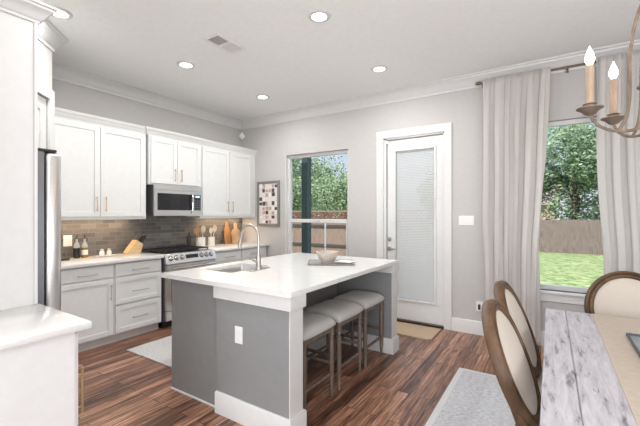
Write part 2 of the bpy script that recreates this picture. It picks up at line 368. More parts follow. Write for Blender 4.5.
# windows
def window(name, O, y, sash_z, sill=False):
    x0, x1, z0, z1 = O; f = .045
    r = bpy.data.objects.new(name, None); COL.objects.link(r); struct(r)
    m = MB(); a, b = y, y+.06
    m.box(x0, x0+f, a, b, z0, z1); m.box(x1-f, x1, a, b, z0, z1); m.box(x0+f, x1-f, a, b, z0, z0+f); m.box(x0+f, x1-f, a, b, z1-f, z1)
    m.build('window_frame', 'trim_paint', r, smooth=False)
    if sash_z:
        m = MB(); m.box(x0+f, x1-f, a-.005, b, sash_z-.028, sash_z+.028, .004)
        m.box(x0+f, x0+f+.02, a-.005, a+.03, z0+f, sash_z-.028); m.box(x1-f-.02, x1-f, a-.005, a+.03, z0+f, sash_z-.028); m.box(x0+f+.02, x1-f-.02, a-.005, a+.03, z0+f, z0+f+.03)
        m.build('window_sash', 'trim_paint', r, smooth=False)
        MB().box((x0+x1)/2-.03, (x0+x1)/2+.03, a-.02, a-.005, sash_z+.0, sash_z+.02, .004).build('sash_lock', 'trim_paint', r)
    MB().box(x0+f, x1-f, y+.03, y+.034, z0+f, z1-f).build('glass', 'window_glass', r)
    if sill:
        MB().box(x0-.06, x1+.06, YB-.045, y, z0-.03, z0, .008, seg=2).build('window_sill', 'trim_paint', r)
        MB().box(x0-.03, x1+.03, YB-.016, YB, z0-.115, z0-.03, .004).build('window_apron', 'trim_paint', r)
    else: MB().box(x0, x1, YB-.02, y, z0-.02, z0+.003, .004).build('window_sill', 'trim_paint', r)
    return r
window('window_1', W1, YB+.065, 1.31); window('window_2', W2, YB+.065, None, True)
# left reveal trim of the kitchen window
MB().box(W1[0], W1[0]+.012, YB-.004, YB+.066, W1[2], W1[3]).build('window_stop', 'trim_paint', bpy.data.objects['window_1'])

# exterior glass door with blinds
d1 = bpy.data.objects.new('door_1', None); COL.objects.link(d1); struct(d1)
cs = MB(); cx0, cx1, cz = -2.0, -1.01, 2.535
for a, b in ((cx0, DR[0]), (DR[1], cx1)): cs.box(a, b, YB-.02, YB, 0, DR[3], .003)
cs.box(cx0, cx1, YB-.022, YB, DR[3], cz, .003)
cs.box(DR[0], DR[0]+.035, YB, YB+.12, 0, DR[3]); cs.box(DR[1]-.018, DR[1], YB, YB+.12, 0, DR[3]); cs.box(DR[0], DR[1], YB, YB+.12, DR[3]-.02, DR[3])
cs.build('door_casing', 'trim_paint', d1, smooth=False)
gx0, gx1, gz0, gz1 = -1.735, -1.232, .30, 2.25; sx0, sx1 = -1.852, -1.122
sl = MB(); y0, y1 = YB+.022, YB+.066
sl.box(sx0, gx0, y0, y1, .03, 2.402); sl.box(gx1, sx1, y0, y1, .03, 2.402); sl.box(gx0, gx1, y0, y1, .03, gz0); sl.box(gx0, gx1, y0, y1, gz1, 2.402)
slab = sl.build('door_slab', 'trim_paint', d1, smooth=False)
fr = MB(); t = .028
fr.box(gx0-t, gx0, y0-.014, y0, gz0-t, gz1+t, .003); fr.box(gx1, gx1+t, y0-.014, y0, gz0-t, gz1+t, .003); fr.box(gx0, gx1, y0-.014, y0, gz0-t, gz0, .003); fr.box(gx0, gx1, y0-.014, y0, gz1, gz1+t, .003)
fr.build('glass_frame', 'trim_paint', slab, smooth=False)
MB().box(gx0, gx1, y0+.002, y0+.005, gz0, gz1).build('glass', 'window_glass', slab)
MB().box(gx0, gx1, y1-.006, y1-.003, gz0, gz1).build('glass', 'window_glass', slab)
bl = MB(); n = 92
for i in range(n):
    z = gz0+.03+(gz1-gz0-.06)*i/(n-1)
    bl.box(gx0+.006, gx1-.006, y0+.010, y0+.031, z-.0004, z+.0004, rot=RX(math.radians(60)))
bl.box(gx0+.004, gx1-.004, y0+.011, y0+.031, gz1-.018, gz1); bl.box(gx0+.004, gx1-.004, y0+.012, y0+.030, gz0+.002, gz0+.018)
bl.box(gx0+.10, gx0+.102, y0+.011, y0+.012, gz0, gz1); bl.box(gx1-.102, gx1-.10, y0+.011, y0+.012, gz0, gz1)
bl.build('blind', 'blind_slat', slab, smooth=False)
MB().box(gx1+.012, gx1+.020, y0-.022, y0-.014, 1.42, 1.62, .003).build('blind_slider', 'trim_paint', slab)
dbm = MB().box(-1.846, -1.800, y0-.012, y0, 1.055, 1.105, .003); dbm.lathe((-1.823, y0-.012, 1.08), [(.016, 0), (.014, -.014), (.008, -.018)], 14, 'y'); dbm.build('deadbolt', 'brushed_nickel', slab)
lv = MB().box(-1.846, -1.800, y0-.012, y0, .925, .975, .003); lv.lathe((-1.823, y0-.012, .95), [(.011, 0), (.011, -.035)], 12, 'y'); lv.box(-1.832, -1.725, y0-.055, y0-.040, .941, .959, .005); lv.build('door_lever', 'brushed_nickel', slab)
MB().box(DR[0], DR[1], YB-.02, YB+.13, 0, .028, .004).build('threshold', 'bronze', d1)
cl = MB().box(-1.866, -1.830, y0-.03, y0-.002, 2.36, 2.395, .003); cl.build('door_sensor', 'white_plastic', d1)

# ------------------------------------------------------------------ ceiling fixtures
LABL = ['recessed ceiling light beside the tall fridge panel, at the left', 'recessed ceiling light left of the ceiling vent, over the range side', 'recessed ceiling light nearest the far kitchen corner',
        'largest looking recessed ceiling light, near the top centre above the island', 'recessed ceiling light nearest the glass door']
spots = [(-3.33, 1.25), (-3.33, 2.44), (-3.35, 3.69), (-1.595, 2.44), (-1.61, 3.69)]
def make_can():
    r = thing('recessed_light', LABL[0], 'ceiling light', (0, 0, 0), 0, 'recessed ceiling lights')
    R = MB(); pr = [(.062, -.010), (.068, -.012), (.092, -.006), (.095, 0), (.062, 0)]
    n = 28; prev = None; first = None
    for i in range(n):
        a = 2*PI*i/n; ring = [R.bm.verts.new((x*math.cos(a), x*math.sin(a), z)) for x, z in pr]
        if prev: R.bridge(prev, ring)
        else: first = ring
        prev = ring
    R.bridge(prev, first)
    R.build('trim_ring', 'trim_paint', r)
    MB().lathe((0, 0, 0), [(.063, 0), (.063, -.007), (.05, -.009)], 28).build('lens', 'can_glow', r)
    return r
can = make_can()
for i, (x, y) in enumerate(spots):
    if i == 0: can.location = (x, y, HC)
    else: dup(can, (x, y, HC), 0, LABL[i])
for i, (x, y) in enumerate(spots+[(-1.6, 1.25), (.46, .4), (-1.6, -1.2), (1.6, -1.2)]):
    lamp('can_lamp', 'AREA', (x, y, HC-.03), (0, 0, 0), CAN_POWER, (1, .985, .96), shape='DISK', size=.13)
vt = thing('ceiling_vent', 'white rectangular air vent with two louvred panels in the ceiling', 'air vent', (-2.605, 2.337, HC))
v = MB(); vx0, vx1, vy0, vy1 = -2.71, -2.50, 2.155, 2.52
for a in ((vx0, vx0+.03, vy0, vy1), (vx1-.03, vx1, vy0, vy1), (vx0+.03, vx1-.03, vy0, vy0+.03), (vx0+.03, vx1-.03, vy1-.03, vy1), (vx0+.03, vx1-.03, 2.325, 2.35)): v.box(*a, HC-.012, HC, .002)
v.build('frame', 'white_plastic', vt, smooth=False)
MB().box(vx0+.03, vx1-.03, vy0+.03, vy1-.03, HC-.003, HC-.001).build('duct_opening', 'black_plastic', vt)
v = MB()
for k in range(9): v.box(vx0+.03, vx1-.03, vy0+.036+k*.0165, vy0+.040+k*.0165, HC-.012, HC-.002, rot=RX(-.8))
for k in range(9): v.box(vx0+.03, vx1-.03, 2.356+k*.0155, 2.3595+k*.0155, HC-.014, HC-.002, rot=RX(.45))
v.build('louvre', 'white_plastic', vt, smooth=False)
ms = thing('motion_sensor', 'small white motion sensor high in the kitchen corner', 'sensor', (-4.50, 4.43, 2.70))
q = Matrix.Rotation(math.radians(45), 3, 'Z')
MB().box(-4.524, -4.476, 4.41, 4.45, 2.72, 2.83, .008, rot=q, seg=2).build('housing', 'white_plastic', ms); MB().box(-4.515, -4.485, 4.402, 4.412, 2.735, 2.765, .002, rot=q, piv=(-4.50, 4.43, 2.77)).build('lens', 'ceramic', ms)
MB().box(-4.545, -4.455, 4.445, 4.458, 2.75, 2.80, rot=q, piv=(-4.50, 4.43, 2.77)).build('bracket', 'white_plastic', ms)

# ------------------------------------------------------------------ cabinets (faces look towards +x)
def shaker(mb, y0, y1, z0, z1, x, rail=.058, t=.020, rec=.009):
    mb.box(x, x+t-rec, y0+rail*.9, y1-rail*.9, z0+rail*.9, z1-rail*.9)
    for a in ((y0, y0+rail, z0, z1), (y1-rail, y1, z0, z1), (y0+rail, y1-rail, z0, z0+rail), (y0+rail, y1-rail, z1-rail, z1)): mb.box(x, x+t, *a, .0015)
def pull(x, y, z, L, vert, par, m='brass'):
    b = MB(); r = .005
    e = Vector((0, 0, L/2)) if vert else Vector((0, L/2, 0)); c = Vector((x+.032, y, z))
    b.tube([c-e, c+e], r, 8)
    for s in (-.78, .78): b.tube([Vector((x, y, z))+e*s, c+e*s], r*.8, 6)
    return b.build('handle', m, par)
XU = -4.27                # upper cabinet box front
def upper(y0, y1, z0, ds, label, zt=2.42, xo=0, hz=None):
    r = thing('wall_cabinet', label, 'cabinet', (XL, (y0+y1)/2, z0), 0, None)
    MB().box(XL+.002, XU+xo, y0, y1, z0, zt).build('cabinet_body', 'cabinet_paint', r, smooth=False)
    if z0 < 1.5: MB().box(XU+xo-.018, XU+xo, y0, y1, z0-.017, z0).build('light_rail', 'cabinet_paint', r, smooth=False)
    for k, (a, b) in enumerate(ds):
        m = MB(); shaker(m, a, b, z0+.018, zt-.02, XU+xo); d = m.build('door', 'cabinet_paint', r, smooth=False)
        hy = b-.045 if k == 0 else a+.045
        pull(XU+xo+.020, hy, z0+(.16 if hz is None else hz), .17, True, d)
    return r
upper(1.42, 2.545, 1.37, ((1.455, 1.997), (2.003, 2.525)), 'white two-door wall cabinet left of the microwave, nearest the refrigerator')
upper(2.568, 3.360, 1.795, ((2.592, 2.965), (2.972, 3.345)), 'short white two-door wall cabinet directly above the microwave', xo=.02, hz=.14)
upper(3.362, YB-.002, 1.37, ((3.395, 3.91), (3.918, 4.41)), 'white two-door wall cabinet right of the microwave, by the room corner')
tag(MB().sweep([(XU, 1.415), (XU, 2.555), (XU+.02, 2.556), (XU+.02, 3.362), (XU, 3.363), (XU, YB-.001)], crown(.085, 2.505, .05)[:-1]+[(-.02, 2.505), (-.02, 2.42)], side=-1).build('cabinet_crown', 'cabinet_paint'), 'white crown moulding running along the top of the wall cabinets', 'moulding')
tag(MB().box(XL+.05, XL+.09, 1.5, 2.5, 1.354, 1.3685, .003).build('undercabinet_light', 'undercab_glow'), 'thin warm light strip under the wall cabinet left of the microwave', 'light')
tag(MB().box(XL+.05, XL+.09, 3.55, 4.42, 1.354, 1.3685, .003).build('undercabinet_light', 'undercab_glow'), 'thin warm light strip under the wall cabinet right of the microwave', 'light')
for y, L in ((2.0, .9), (3.98, .8)): lamp('strip_lamp', 'AREA', (XL+.12, y, 1.353), (0, 0, PI/2), 3.0, (1, .72, .45), shape='RECTANGLE', size=L, size_y=.03)

XF = -3.99                # base cabinet box front
def base_unit(y0, y1, label, fronts):
    r = thing('base_cabinet', label, 'cabinet', ((XL+XF)/2, (y0+y1)/2, 0))
    MB().box(XL+.002, XF, y0, y1, .095, .885).build('cabinet_body', 'cabinet_paint', r, smooth=False)
    MB().box(XL+.002, XF-.065, y0, y1, 0, .095).build('toe_kick', 'cabinet_paint', r, smooth=False)
    for kind, a, b, z0, z1, hy, hz in fronts:
        m = MB()
        if kind == 'flat': m.box(XF, XF+.02, a, b, z0, z1, .003)
        else: shaker(m, a, b, z0, z1, XF, rail=.05)
        d = m.build('door' if kind == 'door' else 'drawer', 'cabinet_paint', r, smooth=False)
        pull(XF+.02, hy, hz, .19 if kind != 'door' else .17, kind == 'door', d, 'brushed_nickel')
    return r
base_unit(1.42, 2.008, 'white base cabinet with one drawer over one door, nearest the refrigerator', [('flat', 1.46, 1.995, .735, .872, 1.735, .79), ('door', 1.46, 1.995, .112, .718, 1.963, .575)])
base_unit(2.010, 2.575, 'white three-drawer base cabinet just left of the steel range', [('flat', 2.022, 2.56, .735, .872, 2.29, .79), ('shaker', 2.022, 2.56, .425, .718, 2.29, .55), ('shaker', 2.022, 2.56, .112, .408, 2.29, .25)])
base_unit(3.372, 3.90, 'white base cabinet with drawer on top just right of the range', [('flat', 3.39, 3.885, .735, .872, 3.64, .79), ('door', 3.39, 3.885, .112, .718, 3.85, .575)])
base_unit(3.902, YB-.02, 'white base cabinet with drawer at the end of the run by the picture board wall', [('flat', 3.915, 4.42, .735, .872, 4.17, .79), ('door', 3.915, 4.42, .112, .718, 3.96, .575)])
tag(MB().box(XL+.001, -3.935, 1.407, 2.578, .885, .92, .004, seg=2).build('countertop', 'quartz'), 'white quartz countertop left of the range, under the bottles and knife block', 'countertop')
tag(MB().box(XL+.001, -3.935, 3.368, YB-.002, .885, .92, .004, seg=2).build('countertop', 'quartz'), 'white quartz countertop right of the range, under the crocks and cutting boards', 'countertop')
sb = MB().box(XL, XL+.010, 1.41, YB-.001, .921, 1.369); sb.box(XL, XL+.010, 2.56, 3.385, 1.369, 1.40)
struct(sb.build('wall_backsplash', 'splash_tile', smooth=False))

# ------------------------------------------------------------------ microwave
mw = thing('microwave', 'stainless over-the-range microwave between the white wall cabinets', 'microwave', (-4.37, 2.97, 1.39))
my0, my1, mz0, mz1, mx = 2.605, 3.34, 1.392, 1.792, -4.212
MB().box(XL+.012, mx, my0, my1, mz0, mz1, .004).build('case', 'steel_dark', mw)
MB().box(mx, mx+.018, my0, my1, mz1-.062, mz1, .003).build('top_grille', 'steel', mw)
dd = MB().box(mx, mx+.022, my0, my1-.165, mz0, mz1-.064, .004).build('door', 'steel', mw)
MB().box(mx+.021, mx+.024, my0+.045, my1-.172, mz0+.075, mz1-.105, .001).build('window', 'black_glass', dd)
MB().tube([(mx+.022, my1-.185, mz1-.085), (mx+.055, my1-.185, mz1-.11), (mx+.062, my1-.185, (mz0+mz1)/2-.02), (mx+.055, my1-.185, mz0+.07), (mx+.022, my1-.185, mz0+.045)], .011, 10).build('handle', 'chrome', dd)
cp_ = MB().box(mx, mx+.022, my1-.163, my1, mz0, mz1-.064, .004).build('control_panel', 'steel', mw)
MB().box(mx+.021, mx+.024, my1-.135, my1-.025, mz0+.075, mz1-.105, .001).build('key_panel', 'black_plastic', cp_)
MB().box(mx+.024, mx+.0255, my1-.115, my1-.045, mz1-.145, mz1-.120).build('display', 'display_glow', cp_)
kb = MB()
for i in range(5):
    for j in range(3): kb.box(mx+.024, mx+.0255, my1-.120+j*.032, my1-.100+j*.032, mz0+.085+i*.029, mz0+.100+i*.029)
kb.build('keypad', 'steel_dark', cp_)

# ------------------------------------------------------------------ range
rg = thing('gas_range', 'stainless steel gas range with front knobs between white base cabinets', 'stove', (-4.2, 2.97, 0))
ry0, ry1 = 2.592, 3.352
MB().box(XL+.012, -3.955, ry0, ry1, .10, .895, .003).build('body', 'steel_dark', rg)
MB().box(XL+.05, -4.03, ry0+.02, ry1-.02, 0, .10).build('base', 'black_plastic', rg)
ck = MB().box(XL+.012, -3.945, ry0, ry1, .895, .922, .004).build('cooktop', 'steel', rg)
MB().box(XL+.03, -4.02, ry0+.03, ry1-.03, .922, .926).build('burner_deck', 'black_glass', ck)
def panel_pt(u, z): return u
cpz = MB().prism([(-3.955, .80), (-3.905, .80), (-3.915, .83), (-3.945, .915), (-3.955, .915)], lambda x, z: (x, ry0, z), lambda x, z: (x, ry1, z)).build('control_panel', 'steel', rg, smooth=False)
nrm = Vector((.085, 0, .03)).normalized(); rq = Vector((0, 0, 1)).rotation_difference(nrm).to_matrix().to_4x4()
for y in (ry0+.07, ry0+.15, ry0+.23, ry1-.23, ry1-.15, ry1-.07):
    MB().lathe((0, 0, 0), [(.027, 0), (.027, .006), (.022, .008), (.021, .030), (.018, .034)], 18).xf(Matrix.Translation((-3.929, y, .868)) @ rq).build('knob', 'chrome', cpz)
    MB().lathe((0, 0, 0), [(.034, 0), (.034, .004), (.030, .005)], 20).xf(Matrix.Translation((-3.9295, y, .868)) @ rq).build('knob_ring', 'black_plastic', cpz)
MB().box(-.001, .003, ry0+.285, ry1-.285, -.026, .026).xf(Matrix.Translation((-3.9295, 0, .870)) @ Matrix.Rotation(-math.atan2(.03, .085), 4, 'Y')).build('display', 'black_glass', cpz)
od = MB().box(-3.955, -3.915, ry0+.005, ry1-.005, .225, .79, .005).build('oven_door', 'steel', rg)
MB().box(-3.9165, -3.912, ry0+.07, ry1-.07, .33, .69, .002).build('oven_window', 'black_glass', od)
hb = MB().tube([(-3.862, ry0+.05, .745), (-3.862, ry1-.05, .745)], .013, 12)
for y in (ry0+.075, ry1-.075): hb.tube([(-3.915, y, .745), (-3.862, y, .745)], .009, 8)
hb.build('handle', 'chrome', od)
dr = MB().box(-3.955, -3.918, ry0+.005, ry1-.005, .105, .215, .005).build('drawer', 'steel', rg)
gr = MB()
for k in range(3):
    a = ry0+.035+k*.232; b = a+.226
    for yy in (a, b-.010): gr.box(XL+.06, -4.035, yy, yy+.010, .944, .956)
    for xx in (XL+.06, -4.045): gr.box(xx, xx+.010, a, b, .944, .956)
    for xx in (-4.42, -4.30, -4.18): gr.box(xx-.004, xx+.004, a, b, .946, .958)
    gr.box(XL+.06, -4.035, (a+b)/2-.004, (a+b)/2+.004, .946, .958)
    for xx in (XL+.06, -4.045):
        for yy in (a, b-.01): gr.box(xx, xx+.01, yy, yy+.01, .926, .946)
gr.build('grate', 'cast_iron', rg, smooth=False)
for x, y in ((-4.18, 2.74), (-4.42, 2.74), (-4.30, 2.972), (-4.18, 3.205), (-4.42, 3.205)):
    MB().lathe((x, y, .926), [(.045, 0), (.045, .006), (.03, .008), (.03, .014), (.008, .016)], 18).build('burner', 'cast_iron', rg)

# ------------------------------------------------------------------ refrigerator, enclosure, near counter (faces look towards +y)
fg = thing('refrigerator', 'stainless refrigerator seen edge-on behind the tall white panel', 'refrigerator', (-2.84, .5, 0))
MB().box(-3.17, -2.432, .18, .842, .02, 1.775, .004).build('body', 'steel_dark', fg)
for a, b in ((-3.17, -2.805), (-2.797, -2.43)):
    d = MB().box(a, b, .848, .930, .62, 1.775, .022, seg=4).build('door', 'steel', fg)
    hx = -2.83 if a < -3 else -2.77
    h = MB().tube([(hx, .965, .80), (hx, .965, 1.60)], .011, 10)
    for z in (.84, 1.56): h.tube([(hx, .915, z), (hx, .965, z)], .008, 8)
    h.build('handle', 'chrome', d)
d = MB().box(-3.17, -2.43, .848, .930, .06, .61, .018, seg=3).build('freezer_drawer', 'steel', fg)
h = MB().tube([(-3.08, .965, .54), (-2.52, .965, .54)], .011, 10)
for x in (-3.04, -2.56): h.tube([(x, .915, .54), (x, .965, .54)], .008, 8)
h.build('handle', 'chrome', d)
for x in (-3.13, -2.465): MB().box(x-.03, x+.03, .80, .905, 1.776, 1.793, .004).build('hinge_cover', 'black_plastic', fg)
en = thing('refrigerator_enclosure', 'tall white panel and crown boxing in the refrigerator at far left', 'cabinet', (-2.8, .47, 0))
MB().box(-2.42, -2.385, .152, .79, 0, 2.48).build('side_panel', 'cabinet_paint', en, smooth=False)
MB().box(-2.386, -2.378, .776, .792, .922, 2.48, .001).build('edge_strip', 'cabinet_paint', en, smooth=False)
oc = MB().box(-3.18, -2.421, .152, .72, 1.83, 2.48).build('overhead_box', 'cabinet_paint', en, smooth=False)
for a, b in ((-3.17, -2.805), (-2.797, -2.43)): MB().box(a, b, .72, .739, 1.85, 2.46, .003).build('door', 'cabinet_paint', en, smooth=False)
MB().sweep([(-3.18, .79), (-2.385, .79), (-2.385, .153)], crown(.095, 2.565, .075), side=1).build('crown_moulding', 'cabinet_paint', en)
MB().box(-3.18, -2.386, .153, .789, 2.48, 2.56).build('top_filler', 'cabinet_paint', en, smooth=False)
nb = thing('base_cabinet', 'white end base cabinet at lower left with vertical brass handle', 'cabinet', (-2.1, .46, 0))
MB().box(-2.384, -1.818, .155, .745, .095, .885).build('cabinet_body', 'cabinet_paint', nb, smooth=False)
MB().box(-2.384, -1.822, .155, .68, 0, .095).build('toe_kick', 'cabinet_paint', nb, smooth=False)
d = MB().box(-2.37, -1.83, .745, .765, .11, .872, .003).build('door', 'cabinet_paint', nb, smooth=False)
h = MB().tube([(-1.875, .80, .47), (-1.875, .80, .685)], .006, 10)
for z in (.50, .655): h.tube([(-1.875, .765, z), (-1.875, .80, z)], .005, 8)
h.build('handle', 'brass', d)
tag(MB().box(-2.384, -1.785, .153, .803, .887, .92, .005, seg=2).build('countertop', 'quartz'), 'white quartz countertop corner at lower left beside the tall panel', 'countertop')

# ------------------------------------------------------------------ island
isl = thing('kitchen_island', 'grey kitchen island base with white trim and seating recess', 'kitchen island', (-2.0, 2.6, 0))
YN, YF = 1.73, 3.54
bd = MB().box(-2.585, -1.99, YN+.03, YF-.03, .0, .68); bd.box(-2.585, -2.565, YN+.03, YF-.03, .68, .904); bd.box(-2.135, -1.99, YN+.03, YF-.03, .68, .904)
bd.box(-2.565, -2.135, YN+.03, 1.97, .68, .904); bd.box(-2.565, -2.135, 2.54, YF-.03, .68, .904)
bd.build('cabinet_body', 'island_paint', isl, smooth=False)
for a, b in ((YN, YN+.135), (YF-.13, YF)):
    wl = MB().box(-2.012 if a == YN else -1.99, -1.353, a, b, 0, .904).build('wing_wall', 'island_paint', isl, smooth=False)
    MB().box(-1.353, -1.346, a, b, .15, .82).build('corner_trim', 'trim_paint', wl, smooth=False)
    bm_ = MB(); t = .018; z = .15; xo = -1.346
    bm_.sweep([(-2.012, a), (xo, a), (xo, b), (-1.99, b)], [(0, 0), (t, 0), (t, z-.012), (t*.6, z), (0, z)], side=-1)
    bm_.build('baseboard', 'trim_paint', wl)
    bm_ = MB(); bm_.sweep([(-2.03, a), (xo+.002, a), (xo+.002, b), (-1.99, b)], [(0, .818), (.014, .818), (.014, .904), (0, .904)], side=-1)
    bm_.build('apron', 'trim_paint', wl, smooth=False)
MB().sweep([(-2.585, YN+.03), (-2.03, YN+.03)], [(0, 0), (.007, 0), (.006, .010), (0, .012)], side=-1).build('shoe_moulding', 'trim_paint', isl)
MB().sweep([(-1.99, YF-.148), (-1.99, YN+.153)], [(0, 0), (.016, 0), (.016, .14), (0, .15)], side=1).build('recess_baseboard', 'trim_paint', isl)
MB().sweep([(-1.99, YF-.145), (-1.99, YN+.15)], [(0, .85), (.014, .85), (.014, .904), (0, .904)], side=1).build('recess_rail', 'trim_paint', isl)
for a, b in ((1.78, 2.2), (2.21, 2.63), (2.64, 3.06), (3.07, 3.49)):
    d = MB().box(-2.604, -2.585, a, b, .11, .87, .003).build('door', 'island_paint', isl, smooth=False)
    h = MB().tube([(-2.636, b-.05, .62), (-2.636, b-.05, .80)], .005, 8)
    for z in (.65, .77): h.tube([(-2.604, b-.05, z), (-2.636, b-.05, z)], .004, 6)
    h.build('handle', 'brushed_nickel', d)
# countertop with a sink cut-out
sx0_, sx1_, sy0_, sy1_ = -2.54, -2.18, 2.02, 2.50
TX0, TX1, TY0, TY1 = -2.65, -1.325, 1.70, 3.545
def rrect(x0, x1, y0, y1, r, n=5):
    P = []
    for cx, cy, a0 in ((x1-r, y1-r, 0), (x0+r, y1-r, 90), (x0+r, y0+r, 180), (x1-r, y0+r, 270)):
        for i in range(n+1):
            a = math.radians(a0+90*i/n); P.append((cx+r*math.cos(a), cy+r*math.sin(a)))
    return P
def holed_slab(outer, inner, z0, z1, name, m, parent=None):
    mb = MB(); bm = mb.bm; n = len(outer)
    lay = []
    for z in (z0, z1):
        lay.append(([bm.verts.new((x, y, z)) for x, y in outer], [bm.verts.new((x, y, z)) for x, y in inner]))
    for (o, i_) in lay: mb.bridge(o, i_)
    mb.bridge(lay[0][0], lay[1][0]); mb.bridge(lay[0][1], lay[1][1])
    return mb.build(name, m, parent)
top = holed_slab(rrect(TX0, TX1, TY0, TY1, .02), rrect(sx0_, sx1_, sy0_, sy1_, .03), .905, .937, 'island_countertop', 'quartz')
tag(top, 'large white quartz worktop of the kitchen island with sink cut-out', 'countertop')
sk = MB(); R0 = rrect(sx0_+.001, sx1_-.001, sy0_+.001, sy1_-.001, .03); R1 = rrect(sx0_+.012, sx1_-.012, sy0_+.012, sy1_-.012, .04); R2 = rrect(sx0_+.05, sx1_-.05, sy0_+.05, sy1_-.05, .04); Ro = rrect(sx0_-.012, sx1_+.012, sy0_-.012, sy1_+.012, .04)
rows = [[sk.bm.verts.new((x, y, z)) for x, y in P] for P, z in ((Ro, .9035), (R0, .9035), (R1, .74), (R2, .715))]
for a, b in zip(rows, rows[1:]): sk.bridge(a, b)
sk.cap(rows[-1])
sink = sk.build('sink', 'steel'); tag(sink, 'stainless undermount sink basin set into the island worktop', 'sink')
MB().lathe((-2.36, 2.26, .716), [(.04, 0), (.042, .004), (.025, .003), (.02, .001)], 18).build('drain', 'chrome', sink)
fc = thing('kitchen_faucet', 'brushed nickel gooseneck faucet on the island beside the sink', 'faucet', (-2.115, 2.277, .937))
fx, fy = -2.115, 2.277
MB().box(fx-.03, fx+.03, fy-.12, fy+.12, .937, .944, .003, seg=2).build('deck_plate', 'brushed_nickel', fc)
MB().lathe((fx, fy, .944), [(.028, 0), (.026, .02), (.021, .03), (.021, .10), (.017, .115), (.013, .12)], 20).build('body', 'brushed_nickel', fc)
pts = [(fx, fy, 1.06), (fx, fy, 1.21)]+[(fx-.105+.105*math.cos(a), fy, 1.215+.105*math.sin(a)) for a in [PI*i/12 for i in range(1, 13)]]+[(fx-.215, fy, 1.19)]
MB().tube(pts, .0115, 12).build('spout', 'brushed_nickel', fc)
MB().tube([(fx-.214, fy, 1.20), (fx-.222, fy, 1.165), (fx-.230, fy, 1.115)], [.014, .016, .019], 14).build('spray_head', 'brushed_nickel', fc)
MB().tube([(fx, fy, 1.01), (fx, fy-.04, 1.012), (fx-.01, fy-.10, 1.04)], [.012, .009, .006], 10).build('lever', 'brushed_nickel', fc)
ol = thing('electrical_outlet', 'white outlet plate on the grey end wall of the island', 'outlet', (-1.786, YN-.003, .59))
def outlet(par, c, n, w=.072, h=.116, slots=True, m='white_plastic'):
    """c centre, n = outward axis ('-y' or '+x')"""
    def P(a, b, z0, z1, d0, d1, bev=0):
        mb = MB()
        if n == '-y': mb.box(c[0]+a, c[0]+b, c[1]-d1, c[1]-d0, c[2]+z0, c[2]+z1, bev)
        else: mb.box(c[0]+d0, c[0]+d1, c[1]+a, c[1]+b, c[2]+z0, c[2]+z1, bev)
        return mb
    pl = P(-w/2, w/2, -h/2, h/2, 0, .006, .002).build('plate', m, par)
    if slots:
        for s in (-1, 1): P(-.016, .016, s*.026-.014, s*.026+.014, .006, .008, .001).build('socket', 'white_plastic', par)
outlet(ol, (-1.786, YN, .59), '-y')

# tray, bowl and cloth on the island
tr = thing('serving_tray', 'low grey tray on the island worktop carrying a bowl', 'tray', (-1.79, 2.95, .937))
tm = MB(); P0 = rrect(-.21, .21, -.15, .15, .03); P1 = rrect(-.225, .225, -.165, .165, .035); rows = [[tm.bm.verts.new((x, y, z)) for x, y in P] for P, z in ((P0, 0), (P1, .018), (rrect(-.219, .219, -.159, .159, .033), .018), (rrect(-.205, .205, -.145, .145, .03), .004))]
for a, b in zip(rows, rows[1:]): tm.bridge(a, b)
tm.cap(rows[0][::-1]); tm.cap(rows[-1]); tm.xf(Matrix.Translation((-1.79, 2.95, .9375)) @ Matrix.Rotation(.55, 4, 'Z')).build('tray_body', 'tray_grey', tr)
bw = MB().lathe((-1.82, 2.93, .9425), [(.050, 0), (.052, .012), (.082, .038), (.106, .095), (.109, .110), (.103, .110), (.095, .088), (.065, .034), (.01, .024)], 28)
tag(bw.build('bowl', 'bowl_ceramic'), 'beige patterned ceramic bowl on the grey tray on the island', 'bowl')
nm = MB(); g = 12; vs = [[nm.bm.verts.new((-1.665+(i-g/2)*.014, 3.01+(j-g/2)*.012, .960+.012*abs(math.sin(i*.9+j*.4))*math.sin(PI*i/g)*math.sin(PI*j/g))) for j in range(g+1)] for i in range(g+1)]
for i in range(g):
    for j in range(g): nm.bm.faces.new((vs[i][j], vs[i+1][j], vs[i+1][j+1], vs[i][j+1]))
nm2 = nm.build('napkin', 'napkin'); md = nm2.modifiers.new('thick', 'SOLIDIFY'); md.thickness = .004; tag(nm2, 'crumpled white cloth napkin on the tray beside the bowl', 'napkin')

# ------------------------------------------------------------------ things on the back counter
def outl(x, y, z): pass
o1 = thing('electrical_outlet', 'white outlet plate on the tiled backsplash by the bottles', 'outlet', (XL+.01, 1.80, 1.06)); outlet(o1, (XL+.010, 1.80, 1.115), '+x', .088, .125)
def bottle(x, y, m, label, h=.20, lab=False):
    r = thing('oil_bottle', label, 'bottle', (x, y, .92))
    MB().lathe((x, y, .9205), [(.030, 0), (.032, .005), (.032, .115)], 18).build('contents', m, r)
    MB().lathe((x, y, 1.0356), [(.032, 0), (.032, .02), (.024, .045), (.012, .065), (.011, .095), (.013, .10)], 18).build('neck', 'bottle_neck', r)
    MB().tube([(x, y, 1.135), (x, y, 1.155), (x+.010, y+.004, 1.18)], [.009, .006, .004], 8).build('pourer', 'black_plastic', r)
    MB().lathe((x, y, .955), [(.0326, 0), (.0326, .055)], 18).build('label_band', 'paper_label' if lab else m, r)
bottle(-4.47, 1.850, 'oil_dark', 'dark vinegar bottle with pourer, left of the two on the counter')
bottle(-4.455, 1.925, 'oil_amber', 'amber oil bottle with pourer and pale label, right of the two', lab=True)
dsh = MB().lathe((0, 0, 0), [(.055, 0), (.085, .006), (.088, .012), (.05, .008)], 24); dsh.xf(Matrix.Translation((-4.38, 2.115, .9205)) @ Matrix.Diagonal((.75, 1.3, 1, 1)))
tag(dsh.build('dish', 'ceramic'), 'small oval cream dish under the salt and pepper shakers', 'dish')
